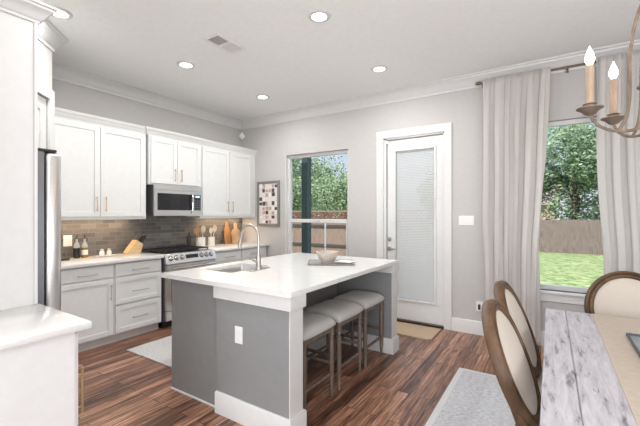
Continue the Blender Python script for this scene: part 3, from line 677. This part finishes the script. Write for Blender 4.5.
for y, lb in ((2.075, 'white ceramic shaker, left one of the pair on the cream dish'), (2.155, 'white ceramic shaker, right one of the pair on the cream dish')):
    r = thing('shaker', lb, 'shaker', (-4.38, y, .929), 0, None)
    MB().lathe((-4.38, y, .929), [(.020, 0), (.026, .015), (.026, .045), (.018, .06)], 16).build('body', 'ceramic', r); MB().lathe((-4.38, y, .989), [(.018, 0), (.019, .012), (.010, .020)], 16).build('cap', 'brushed_nickel', r)
tag(MB().box(-4.40, -4.33, 1.63, 1.73, .9205, .938, .005, seg=2).build('trivet', 'black_plastic'), 'small flat black object on the counter next to the refrigerator', 'kitchen item')
kb_ = thing('knife_block', 'slanted blond wood knife block with black handled knives beside the range', 'knife block', (-4.40, 2.49, .92))
th = math.radians(32)
MB().prism([(2.36, .9205), (2.52, .9205), (2.555, 1.035), (2.475, 1.09), (2.36, .945)], lambda y, z: (-4.455, y, z), lambda y, z: (-4.345, y, z)).build('block', 'block_wood', kb_, smooth=False)
dv = Vector((0, .055, .08)).normalized()
for i, (dx, s, L) in enumerate(((-.035, .25, .11), (0, .25, .12), (.035, .25, .10), (-.035, .7, .09), (0, .7, .10), (.035, .7, .085))):
    p = Vector((-4.40+dx, 2.555+(2.475-2.555)*s, 1.035+(1.09-1.035)*s)); dq = (dv+Vector((0, (.5-s)*.5, 0))).normalized(); k = MB().tube([p-dq*.01, p+dq*.02, p+dq*L*1.1], [.009, .013, .012], 8)
    k.build('knife_handle', 'black_plastic', kb_)
def crock(x, y, r, h, label):
    c = MB().lathe((x, y, .9205), [(r*.92, 0), (r, .008), (r, h*.45), (r*1.03, h*.48), (r, h*.52), (r, h), (r*.9, h), (r*.88, .02), (.005, .015)], 26).build('utensil_crock', 'ceramic')
    return tag(c, label, 'crock')
crock(-4.40, 3.48, .068, .15, 'wide cream ceramic crock full of wooden utensils right of the range'); crock(-4.375, 3.66, .05, .145, 'narrow cream ceramic crock to the right of the wide one')
def spoon(x, y, z, dx, dy, m, w, label, L=.26):
    r = MB(); b = Vector((x, y, z)); d = Vector((dx, dy, 1)).normalized()
    r.tube([b, b+d*L*.75], .006, 8)
    c = b+d*L*.86; e = MB(); bmesh.ops.create_uvsphere(e.bm, u_segments=14, v_segments=8, radius=1)
    e.xf(Matrix.Translation(c) @ Vector((0, 0, 1)).rotation_difference(d).to_matrix().to_4x4() @ Matrix.Diagonal((.012, w*1.3, L*.19, 1)))
    me = bpy.data.meshes.new('t'); e.bm.to_mesh(me); e.bm.free(); r.bm.from_mesh(me); bpy.data.meshes.remove(me)
    tag(r.build('wooden_spoon', m), label, 'utensil')
spoon(-4.40, 3.455, .95, .05, -.32, 'spoon_wood', .030, 'dark wooden spoon leaning furthest left in the wide crock')
spoon(-4.41, 3.475, .95, -.05, -.12, 'spoon_wood', .028, 'dark wooden spoon standing left of centre in the wide crock', .27)
spoon(-4.39, 3.495, .95, .08, .04, 'spoon_pale', .036, 'pale wooden spoon with broad head in the wide crock', .28)
spoon(-4.42, 3.51, .95, -.1, .20, 'spoon_wood', .028, 'dark wooden spoon leaning right in the wide crock', .24)
spoon(-4.375, 3.655, .95, .04, -.05, 'spoon_pale', .026, 'pale wooden spoon upright in the narrow crock', .25)
spoon(-4.38, 3.675, .95, .0, .22, 'spoon_pale', .034, 'pale broad spatula leaning right in the narrow crock', .29)
tag(MB().lathe((-4.43, 3.30-.0, .9585), [(.02, 0), (.03, .01), (.03, .13), (.012, .16), (.012, .19)], 16).build('dark_grinder', 'black_plastic'), 'dark tall grinder standing on the back right of the cooktop', 'grinder')
def board(y0, y1, h, x, m, label, hw=.035, hl=.085):
    c = (y0+y1)/2; w_ = (y1-y0)/2; P = [(-w_+.02, 0), (w_-.02, 0), (w_, .02), (w_, h-.07), (w_-.03, h-.02), (hw, h), (hw*.8, h+hl*.7), (hw*.55, h+hl), (-hw*.55, h+hl), (-hw*.8, h+hl*.7), (-hw, h), (-w_+.03, h-.02), (-w_, h-.07), (-w_, .02)]
    b = MB().prism(P, lambda a, z: (0, a, z), lambda a, z: (.018, a, z)); b.xf(Matrix.Translation((x, c, .9215)) @ Matrix.Rotation(-.17, 4, 'Y'))
    tag(b.build('cutting_board', m, smooth=False), label, 'cutting board')
board(4.04, 4.19, .29, -4.50, 'board_wood_dark', 'darker narrow wooden cutting board leaning at the left of the pair', hl=.075)
board(4.165, 4.37, .25, -4.455, 'board_wood', 'lighter wide wooden cutting board with handle leaning in front', hl=.10)

# ------------------------------------------------------------------ photo board, switch, outlet on back wall
pb = thing('photo_board', 'grey framed board covered with small photographs on the back wall', 'picture board', (-3.955, YB, 1.21))
bx0, bx1, bz0, bz1 = -4.20, -3.71, 1.215, 1.965
f = MB(); bw_ = .042
for a in ((bx0, bx0+bw_, bz0, bz1), (bx1-bw_, bx1, bz0, bz1), (bx0+bw_, bx1-bw_, bz0, bz0+bw_), (bx0+bw_, bx1-bw_, bz1-bw_, bz1)): f.box(a[0], a[1], YB-.03, YB-.001, a[2], a[3], .003)
f.build('frame', 'board_grey', pb, smooth=False)
MB().box(bx0+bw_, bx1-bw_, YB-.012, YB-.001, bz0+bw_, bz1-bw_).build('backing', 'photo_paper', pb)
random.seed(3); cols, rws = 6, 9
for i in range(cols):
    for j in range(rws):
        if random.random() < .40: continue
        cw, ch = (bx1-bx0-2*bw_)/cols, (bz1-bz0-2*bw_)/rws
        xx = bx0+bw_+cw*i+random.uniform(.003, .01); zz = bz0+bw_+ch*j+random.uniform(.003, .012)
        MB().box(xx, xx+cw*random.uniform(.7, .98), YB-.014-random.random()*.002, YB-.012, zz, zz+ch*random.uniform(.6, .9)).build('photo', random.choice(['photo_dark', 'photo_dark', 'photo_skin', 'napkin']), pb)
sw = thing('light_switch', 'white triple rocker light switch plate right of the glass door', 'light switch', (-.845, YB, 1.34))
MB().box(-.93, -.76, YB-.007, YB, 1.283, 1.397, .003).build('plate', 'white_plastic', sw)
for k in (-1, 0, 1): MB().box(-.845+k*.048-.016, -.845+k*.048+.016, YB-.012, YB-.007, 1.308, 1.372, .002).build('rocker', 'white_plastic', sw)
o2 = thing('electrical_outlet', 'low wall outlet beside the left curtain with a black plug', 'outlet', (-.70, YB, .33)); outlet(o2, (-.70, YB, .335), '-y')
MB().box(-.712, -.688, YB-.035, YB-.0085, .30, .36, .004).build('plug', 'black_plastic', o2)

# ------------------------------------------------------------------ mats and rug
tag(MB().prism([(-1.86, 3.985), (-1.16, 3.985), (-1.12, 4.02), (-1.12, 4.43), (-1.86, 4.43)], lambda x, y: (x, y, .0008), lambda x, y: (x, y, .014)).build('door_mat', 'jute', smooth=False), 'tan woven door mat in front of the glass door', 'door mat')
tag(MB().box(-3.69, -2.93, 1.99, 3.25, .0008, .009, .003).build('kitchen_mat', 'kitchen_mat'), 'pale grey floor mat between the range and the island', 'mat')
rugx0, rugx1, rugy0, rugy1 = -.705, 1.75, .4, 3.43
rg_ = tag(MB().box(rugx0, rugx1, rugy0, rugy1, .0008, .009, .003).build('area_rug', 'rug_border'), 'pale grey woven rug with a lighter border under the dining table', 'rug')
MB().box(rugx0+.045, rugx1-.045, rugy0+.045, rugy1-.045, .0085, .012).build('rug_field', 'rug_wool', rg_)

# ------------------------------------------------------------------ counter stools
def make_stool():
    r = thing('counter_stool', 'x', 'stool', (0, 0, 0), 0, 'counter stools at the island')
    sx, sy = .165, .185
    def leg(x, y):
        return MB().lathe((x, y, 0), [(.012, 0), (.015, .02), (.013, .04), (.017, .10), (.019, .22), (.019, .42), (.015, .435), (.021, .45), (.015, .465), (.020, .48), (.020, .55)], 12)
    for x in (-sx, sx):
        for y in (-sy, sy): leg(x, y).build('leg', 'stool_wood', r)
    m = MB()
    m.box(-sx, sx, -sy-.012, -sy+.012, .505, .555, .002); m.box(-sx, sx, sy-.012, sy+.012, .505, .555, .002)
    m.box(-sx-.012, -sx+.012, -sy, sy, .505, .555, .002); m.box(sx-.012, sx+.012, -sy, sy, .505, .555, .002)
    m.build('seat_rail', 'stool_wood', r, smooth=False)
    for a in ((sx-.010, sx+.010, -sy, sy, .165, .188), (-sx-.010, -sx+.010, -sy, sy, .165, .188), (-sx, sx, -sy-.010, -sy+.010, .245, .268), (-sx, sx, sy-.010, sy+.010, .245, .268)): MB().box(*a, .003).build('stretcher', 'stool_wood', r)
    c = MB(); n = 14; hx, hy = .195, .222; top = []; 
    def hgt(u, v):
        e = (1-abs(u)**5)*(1-abs(v)**5); return .560+.062*max(0, e)**.45+.012*(abs(v)**2)*(max(0, e)**.4)
    G = [[None]*(n+1) for _ in range(n+1)]
    for i in range(n+1):
        for j in range(n+1):
            u, v = math.sin((i/n-.5)*PI), math.sin((j/n-.5)*PI)
            x, y = u*hx, v*hy; k = 1-.03*(abs(u)*abs(v))**3
            G[i][j] = c.bm.verts.new((x*k, y*k, hgt(u, v)))
    for i in range(n):
        for j in range(n): c.bm.faces.new((G[i][j], G[i+1][j], G[i+1][j+1], G[i][j+1]))
    edge = [G[i][0] for i in range(n+1)]+[G[n][j] for j in range(1, n+1)]+[G[i][n] for i in range(n-1, -1, -1)]+[G[0][j] for j in range(n-1, 0, -1)]
    low = [c.bm.verts.new((v.co.x*.97, v.co.y*.97, .545)) for v in edge]; c.bridge(edge, low); c.cap(low)
    cu = c.build('seat_cushion', 'stool_fabric', r, angle=60)
    nh = MB()
    for y in (-1, 1):
        for k in range(22): nh.lathe((-.18+.36*k/21, y*.213, .551), [(.004, -.003), (.004, .003)], 6)
    for x in (-1, 1):
        for k in range(26): nh.lathe((x*.187, -.205+.41*k/25, .551), [(.004, -.003), (.004, .003)], 6)
    nh.build('nail_trim', 'nail_head', cu)
    return r
st = make_stool()
SL = ['grey cushioned counter stool nearest the camera, partly behind the island end', 'grey cushioned counter stool in the middle of the three', 'grey cushioned counter stool furthest back, by the glass door']
for i, y in enumerate((2.185, 2.672, 3.155)):
    if i == 0: st.location = (-1.60, y, 0); st['label'] = SL[0]
    else: dup(st, (-1.60, y, 0), 0, SL[i])

# ------------------------------------------------------------------ dining table, runner, tray
tb = thing('dining_table', 'weathered grey-white plank dining table at lower right', 'table', (.47, 1.84, 0))
tx0, tx1, ty0, ty1 = -.03, .97, .78, 2.935
seams = [tx0, .085, .262, .44, .62, .80, tx1]
tt = MB()
for i in range(6):
    tt.box(seams[i]+.0015, seams[i+1]-.0015, ty0, ty1, .715, .76, .003)
tt.box(tx0+.01, tx1-.01, ty0+.01, ty1-.01, .700, .752)
tt.build('tabletop', 'weathered_wood', tb, smooth=False)
ap = MB()
for a in ((.08, .86, .955, .98), (.08, .86, 2.80, 2.825), (.05, .075, .98, 2.80), (.865, .89, .98, 2.80)): ap.box(*a, .64, .70)
ap.build('apron', 'weathered_wood', tb, smooth=False)
for x in (.08, .86):
    for y in (.985, 2.80):
        MB().lathe((x, y, .012), [(.03, 0), (.045, .03), (.035, .08), (.045, .12), (.055, .40), (.045, .50), (.06, .53), (.06, .628)], 16).build('leg', 'weathered_wood', tb)
tag(MB().box(.225, .715, .95, 2.925, .7605, .7635, .001).build('table_runner', 'runner_linen'), 'beige linen runner lying lengthwise on the dining table', 'table runner')
ty = thing('metal_tray', 'blue-grey metal tray with dark rim on the table runner', 'tray', (.53, 2.2, .764))
MB().box(.337, .66, 1.85, 2.482, .764, .772, .003).build('tray_base', 'tray_metal', ty)
tr2 = MB(); a, b, c, d = .337, .66, 1.85, 2.482; q_ = .008
for bx in ((a, a+q_, c, d), (b-q_, b, c, d), (a+q_, b-q_, c, c+q_), (a+q_, b-q_, d-q_, d)): tr2.box(*bx, .766, .784, .002)
tr2.build('tray_rim', 'tray_rim', ty, smooth=False)

# ------------------------------------------------------------------ dining chairs (local: front towards +x)
LEAN = .37
def make_chair():
    r = thing('dining_chair', 'x', 'chair', (0, 0, 0), 0, 'oval back dining chairs')
    C = Vector((-.20, 0, .735)); U = Vector((0, 1, 0)); V = Vector((-math.sin(LEAN), 0, math.cos(LEAN))); N = Vector((math.cos(LEAN), 0, math.sin(LEAN)))
    A, B = .222, .252
    # oval frame with moulded section
    f = MB(); n = 48; prof = [(-.016, -.032), (-.024, -.026), (-.026, .012), (-.016, .020), (-.006, .020), (.0, .013), (.010, .022), (.020, .018), (.028, .004), (.028, -.018), (.026, -.028), (.018, -.032)]
    prev = None; first = None
    for i in range(n):
        a = 2*PI*i/n; cu, cv = math.cos(a), math.sin(a); p = C+U*A*cu+V*B*cv
        nr = Vector((0, 0, 0))+U*(cu/A)+V*(cv/B); nr.normalize()
        R = [f.bm.verts.new(p+nr*o+N*h) for o, h in prof]
        if prev: f.bridge(prev, R)
        else: first = R
        prev = R
    f.bridge(prev, first); f.build('back_frame', 'chair_wood', r)
    c = MB(); rings = []
    for s, hh in ((1, -.014), (1, .004), (.9, .016), (.7, .024), (.4, .028), (.1, .029)):
        rings.append([c.bm.verts.new(C+U*(A-.016)*s*math.cos(2*PI*i/40)+V*(B-.016)*s*math.sin(2*PI*i/40)+N*hh) for i in range(40)])
    for a, b in zip(rings, rings[1:]): c.bridge(a, b)
    c.cap(rings[-1]); c.cap(rings[0][::-1]); c.build('back_cushion', 'chair_fabric', r, angle=60)
    # seat
    def outline(s):
        P = []
        for i in range(36):
            a = 2*PI*i/36; x = .245*s*math.copysign(abs(math.cos(a))**.75, math.cos(a)); y = .25*s*math.copysign(abs(math.sin(a))**.75, math.sin(a)); y *= 1+.10*x/.245
            P.append((x+.06, y))
        return P
    m = MB(); rows = [[m.bm.verts.new((x, y, z)) for x, y in outline(s)] for s, z in ((.96, .385), (1, .395), (1, .425), (.98, .435))]
    for a, b in zip(rows, rows[1:]): m.bridge(a, b)
    m.cap(rows[0][::-1]); m.cap(rows[-1]); m.build('seat_frame', 'chair_wood', r)
    m = MB(); rows = [[m.bm.verts.new((x, y, z)) for x, y in outline(s)] for s, z in ((.95, .436), (.96, .455), (.90, .478), (.70, .492), (.35, .498), (.05, .50))]
    for a, b in zip(rows, rows[1:]): m.bridge(a, b)
    m.cap(rows[0][::-1]); m.cap(rows[-1]); m.build('seat_cushion', 'chair_fabric', r, angle=60)
    for s in (-1, 1):
        MB().lathe((.255, s*.21, 0), [(.012, 0), (.014, .03), (.020, .28), (.024, .33), (.017, .34), (.026, .355), (.026, .39)], 12).build('leg', 'chair_wood', r)
        j = C+U*s*A*.97-V*B*.28-N*.02; j2 = C+U*s*A*.86-V*B*.72-N*.02
        MB().tube([j, j2, (-.135, s*.19, .51), (-.140, s*.195, .40), (-.185, s*.205, .20), (-.235, s*.215, 0)], [.012, .021, .024, .024, .019, .014], 12).build('leg', 'chair_wood', r)
    return r
ch = make_chair(); ch.location = (.058, 1.84, .0125); ch.rotation_euler = (0, 0, -.04); ch['label'] = 'oval backed dining chair nearest the camera, left of the table'
dup(ch, (.040, 2.40, .0125), -.05, 'oval backed dining chair second along the left side of the table')
dup(ch, (.455, 3.02, .0125), -PI/2, 'oval backed dining chair at the head of the table by the window')

# ------------------------------------------------------------------ curtains
def curtain(name, label, e0, e1, nf, ph, hem=.03):
    """e0/e1: list of (z, x) for the left and right edge"""
    m = MB(); nz, nx = 40, 150
    def interp(E, z):
        for (za, xa), (zb, xb) in zip(E, E[1:]):
            if zb <= z <= za: t = (z-zb)/(za-zb); return xb+(xa-xb)*t
        return E[-1][1] if z < E[-1][0] else E[0][1]
    G = []
    for k in range(nz+1):
        z = 2.94-(2.94-hem)*k/nz; a, b = interp(e0, z), interp(e1, z); row = []
        for i in range(nx+1):
            t = i/nx; amp = .016+.012*min(1, (2.93-z)/.8)
            tt_ = t+.012*math.sin(3*z+ph)+.01*math.sin(t*9+z*1.3)
            y = YB-.130+amp*math.sin(2*PI*nf*tt_+ph)+(.008)*math.sin(2*PI*nf*1.7*t+ph*2+z*.8)
            row.append(m.bm.verts.new((a+(b-a)*t+.010*math.sin(2*PI*nf*tt_*2+ph), y, z)))
        G.append(row)
    for k in range(nz):
        for i in range(nx): m.bm.faces.new((G[k][i], G[k][i+1], G[k+1][i+1], G[k+1][i]))
    o = m.build(name, 'linen_curtain', angle=80); s = o.modifiers.new('thick', 'SOLIDIFY'); s.thickness = .002
    return tag(o, label, 'curtain')
curtain('curtain', 'long pale linen curtain hanging left of the dining window', [(2.93, -.650), (1.4, -.655), (.3, -.62), (0, -.61)], [(2.93, -.005), (1.9, -.05), (1.1, -.10), (0, -.10)], 6, .6)
curtain('curtain', 'long pale linen curtain right of the window behind the head chair', [(2.93, .37), (2.2, .375), (1.5, .40), (1.0, .425), (0, .43)], [(2.93, 1.15), (0, 1.10)], 7, 2.1)
rd = thing('curtain_rod', 'dark bronze curtain rod above the dining window', 'curtain rod', (.3, YB-.072, 2.925))
MB().tube([(-.70, YB-.072, 2.925), (1.35, YB-.072, 2.925)], .011, 10).build('rod', 'curtain_rod', rd)
for x in (-.70, 1.35): MB().lathe((x, YB-.072, 2.925), [(.012, -.03), (.02, -.015), (.02, .015), (.012, .03)], 12, 'x').build('finial', 'curtain_rod', rd)
for x in (-.66, .145, 1.3):
    MB().box(x-.008, x+.008, YB-.072, YB, 2.90, 2.915).box(x-.014, x+.014, YB-.006, YB-.0005, 2.89, 2.90).build('bracket', 'curtain_rod', rd)

# ------------------------------------------------------------------ chandelier
CX, CY = .405, 1.89
cd = thing('chandelier', 'six-arm candle chandelier in aged taupe metal at upper right', 'chandelier', (CX, CY, HC))
MB().lathe((CX, CY, HC), [(.065, 0), (.062, -.02), (.02, -.035), (.008, -.05)], 24).build('canopy', 'aged_metal', cd)
chn = MB()
for k in range(14):
    z = HC-.06-k*.036
    pts = [(CX+(.011*math.cos(a) if k % 2 else 0), CY+(0 if k % 2 else .011*math.cos(a)), z+.023*math.sin(a)) for a in [2*PI*i/10 for i in range(11)]]
    chn.tube(pts, .003, 6, caps=False)
chn.build('chain', 'aged_metal', cd)
MB().lathe((CX, CY, 1.735), [(.005, -.05), (.018, -.035), (.010, -.015), (.034, .0), (.040, .03), (.020, .05), (.012, .08), (.012, .62), (.022, .65), (.030, .70), (.012, .76), (.006, .80)], 20).build('centre_column', 'aged_metal', cd)
for k in range(6):
    a = math.radians(187-60*k); ux, uy = math.cos(a), math.sin(a)
    def PR(r, z): return (CX+ux*r, CY+uy*r, z)
    arm = MB(); key = [(.03, 1.80), (.08, 1.775), (.14, 1.752), (.205, 1.762), (.255, 1.80), (.27, 1.855)]
    pts = []
    for i in range(len(key)-1):
        p0, p1, p2, p3 = key[max(i-1, 0)], key[i], key[i+1], key[min(i+2, len(key)-1)]
        for s in range(5):
            t = s/5; q = [.5*((2*p1[j])+(-p0[j]+p2[j])*t+(2*p0[j]-5*p1[j]+4*p2[j]-p3[j])*t*t+(-p0[j]+3*p1[j]-3*p2[j]+p3[j])*t**3) for j in (0, 1)]; pts.append(q)
    pts.append(key[-1]); arm.tube([PR(*p) for p in pts], .0062, 8); ao = arm.build('arm', 'aged_metal', cd)
    key = [(.175, 1.757), (.150, 1.81), (.140, 1.90), (.138, 2.06), (.118, 2.20), (.070, 2.33), (.022, 2.40)]; pts = []
    for i in range(len(key)-1):
        p0, p1, p2, p3 = key[max(i-1, 0)], key[i], key[i+1], key[min(i+2, len(key)-1)]
        for s in range(5):
            t = s/5; q = [.5*((2*p1[j])+(-p0[j]+p2[j])*t+(2*p0[j]-5*p1[j]+4*p2[j]-p3[j])*t*t+(-p0[j]+3*p1[j]-3*p2[j]+p3[j])*t**3) for j in (0, 1)]; pts.append(q)
    pts.append(key[-1]); MB().tube([PR(*p) for p in pts], .0065, 8).build('strut', 'aged_metal', cd)
    x, y, _ = PR(.27, 0)
    MB().lathe((x, y, 1.85), [(.007, -.022), (.020, -.016), (.030, -.004), (.047, .006), (.048, .010), (.030, .010), (.022, .012), (.020, .02), (.025, .026), (.014, .03)], 22).build('drip_cup', 'aged_metal', ao)
    MB().lathe((x, y, 1.874), [(.0155, 0), (.0155, .155), (.012, .161), (.010, .165)], 16).build('candle_sleeve', 'candle_sleeve', ao)
    MB().lathe((x, y, 2.038), [(.008, 0), (.0165, .018), (.0175, .03), (.013, .05), (.006, .066), (.0015, .080)], 14).build('bulb', 'bulb_glow', ao)
    lamp('candle_lamp', 'POINT', (x, y, 2.16), (0, 0, 0), .5, (1, .75, .5), shadow_soft_size=.03)

# ------------------------------------------------------------------ outdoors
struct(MB().prism([(4.65, -.16), (9, -.22), (24, -.74), (60, -.9), (60, -1.4), (4.65, -1.4)], lambda y, z: (-45, y, z), lambda y, z: (35, y, z)).build('ground', 'lawn', smooth=False))
struct(MB().box(-4.6, -.9, 4.66, 6.4, -.2, -.05).build('patio', 'concrete'))
tag(MB().box(-3.82, -3.69, 5.25, 5.38, -.05, 3.0, .004).build('porch_post', 'porch_post'), 'dark green square porch post outside the kitchen window', 'post')
tag(MB().tube([(-3.34, 5.3, -.05), (-3.34, 5.3, 1.31)], .016, 10).build('patio_pole', 'white_pole'), 'thin white pole outside the lower kitchen window', 'pole')
def fence(name, label, x0, x1, y, zf, h, m, side, lat=False, rails=(.35, 1.2)):
    r = thing(name, label, 'fence', ((x0+x1)/2, y, zf)); p = MB(); x = x0; rnd = random.Random(5)
    ht = h-(.32 if lat else 0)
    while x < x1:
        d = rnd.uniform(-.006, .006); p.box(x, x+.139, y+d, y+d+.018, zf, zf+ht+(0 if lat else rnd.uniform(-.015, .015))); x += .138
    p.build('plank_panel', m, r, smooth=False)
    for z in rails: MB().box(x0, x1, y-.05 if side else y+.03, y-.007 if side else y+.075, zf+z, zf+z+.09).build('rail', 'fence_rail', r, smooth=False)
    k = x0
    while k < x1:
        MB().box(k, k+.09, y+.026, y+.115, zf, zf+h).build('post', m, r, smooth=False); k += 2.44
    if lat:
        l = MB(); x = x0-.3
        while x < x1:
            for s in (-1, 1): l.tube([(x, y+.01*s, zf+ht), (x+.3*s, y+.01*s, zf+h-.05)], .019, 4)
            x += .15
        l.build('lattice', 'lattice', r, smooth=False); MB().box(x0, x1, y-.02, y+.03, zf+h-.06, zf+h).build('cap_rail', 'fence_pale', r, smooth=False)
fence('wooden_fence', 'pale board fence with lattice top beyond the kitchen window', -13, -3.4, 11.7, -.34, 1.89, 'fence_pale', True, True, (.50, 1.25))
fence('wooden_fence', 'weathered grey-brown board fence at the far edge of the lawn', -3.2, 12, 23.6, -.76, 1.86, 'fence_old', False)
def tree(label, x, y, zb, rad, zc, n, lm, seed, trunk=.16, ls=.13, sq=1.0):
    rnd = random.Random(seed); r = thing('tree', label, 'tree', (x, y, zb))
    m = MB(); bm = m.bm; cl = []
    for k in range(26):
        a, u = rnd.uniform(0, 2*PI), rnd.uniform(-1, 1); q = rnd.uniform(.35, .85)
        cl.append((Vector((math.cos(a)*math.sqrt(1-u*u)*rad*q, math.sin(a)*math.sqrt(1-u*u)*rad*q, u*rad*q*sq)), rad*rnd.uniform(.22, .42)))
    for i in range(n):
        c, s = rnd.choice(cl); d = Vector((rnd.gauss(0, 1), rnd.gauss(0, 1), rnd.gauss(0, 1))).normalized()*s*rnd.uniform(.7, 1.05)
        p = c+d+Vector((x, y, zc)); t = Vector((rnd.gauss(0, 1), rnd.gauss(0, 1), rnd.gauss(0, .6))).normalized(); b = t.orthogonal().normalized(); e = ls*rnd.uniform(.6, 1.3)
        vs = [bm.verts.new(p+t*e), bm.verts.new(p+b*e*.5), bm.verts.new(p-t*e), bm.verts.new(p-b*e*.5)]; bm.faces.new(vs)
    tag(m.build('foliage', lm, r, smooth=False), kind='stuff')
    tk = MB().tube([(x, y, zb-.2), (x+.1, y, (zb+zc)/2), (x, y, zc+.3*rad)], [trunk, trunk*.8, trunk*.4], 10)
    for k in range(7):
        c, s = cl[k]; tk.tube([(x, y, zc-.5*rad+k*.1*rad), tuple(Vector((x, y, zc))+c*.8)], [trunk*.4, trunk*.15], 6)
    tk.build('trunk', 'bark', r)
tree('large leafy tree behind the far fence, seen through the dining window', 1.2, 27, -.8, 3.6, 3.9, 20000, 'leaf_blue', 1, .28, .125)
tree('darker tree to the left of the large one behind the far fence', -6.6, 31, -.9, 3.2, 3.2, 8000, 'leaf_dark', 2, .2, .17)
tree('darker tree to the right of the large one behind the far fence', 9.6, 30, -.9, 3.6, 4.0, 8000, 'leaf_dark', 12, .2, .17)
tree('bushy green tree left of the porch post beyond the lattice fence', -12.9, 16.5, -.5, 2.7, 3.0, 14000, 'leaf_mid', 3, .2, .075)
tree('light green tree centred behind the lattice fence', -14.2, 22.5, -.6, 3.0, 2.7, 9000, 'leaf_mid', 4, .2, .09)
tree('low green tree at the right end behind the lattice fence', -8.7, 16.3, -.5, 1.9, 2.0, 9000, 'leaf_mid', 5, .12, .075)
hs = thing('neighbour_house', 'tan neighbouring house with dark roof behind the far fence', 'house', (-2.2, 36, -.9))
MB().box(-6, 0.4, 36, 42, -.9, 2.2).build('wall', 'house_wall', hs, smooth=False)
MB().prism([(35.6, 2.2), (42.4, 2.2), (39, 3.9)], lambda y, z: (-6.3, y, z), lambda y, z: (0.7, y, z)).build('roof', 'house_roof', hs, smooth=False)
for a in (-4.6, -2.0): MB().box(a, a+1.1, 35.96, 36.0, .3, 1.6).build('window', 'black_glass', hs, smooth=False)
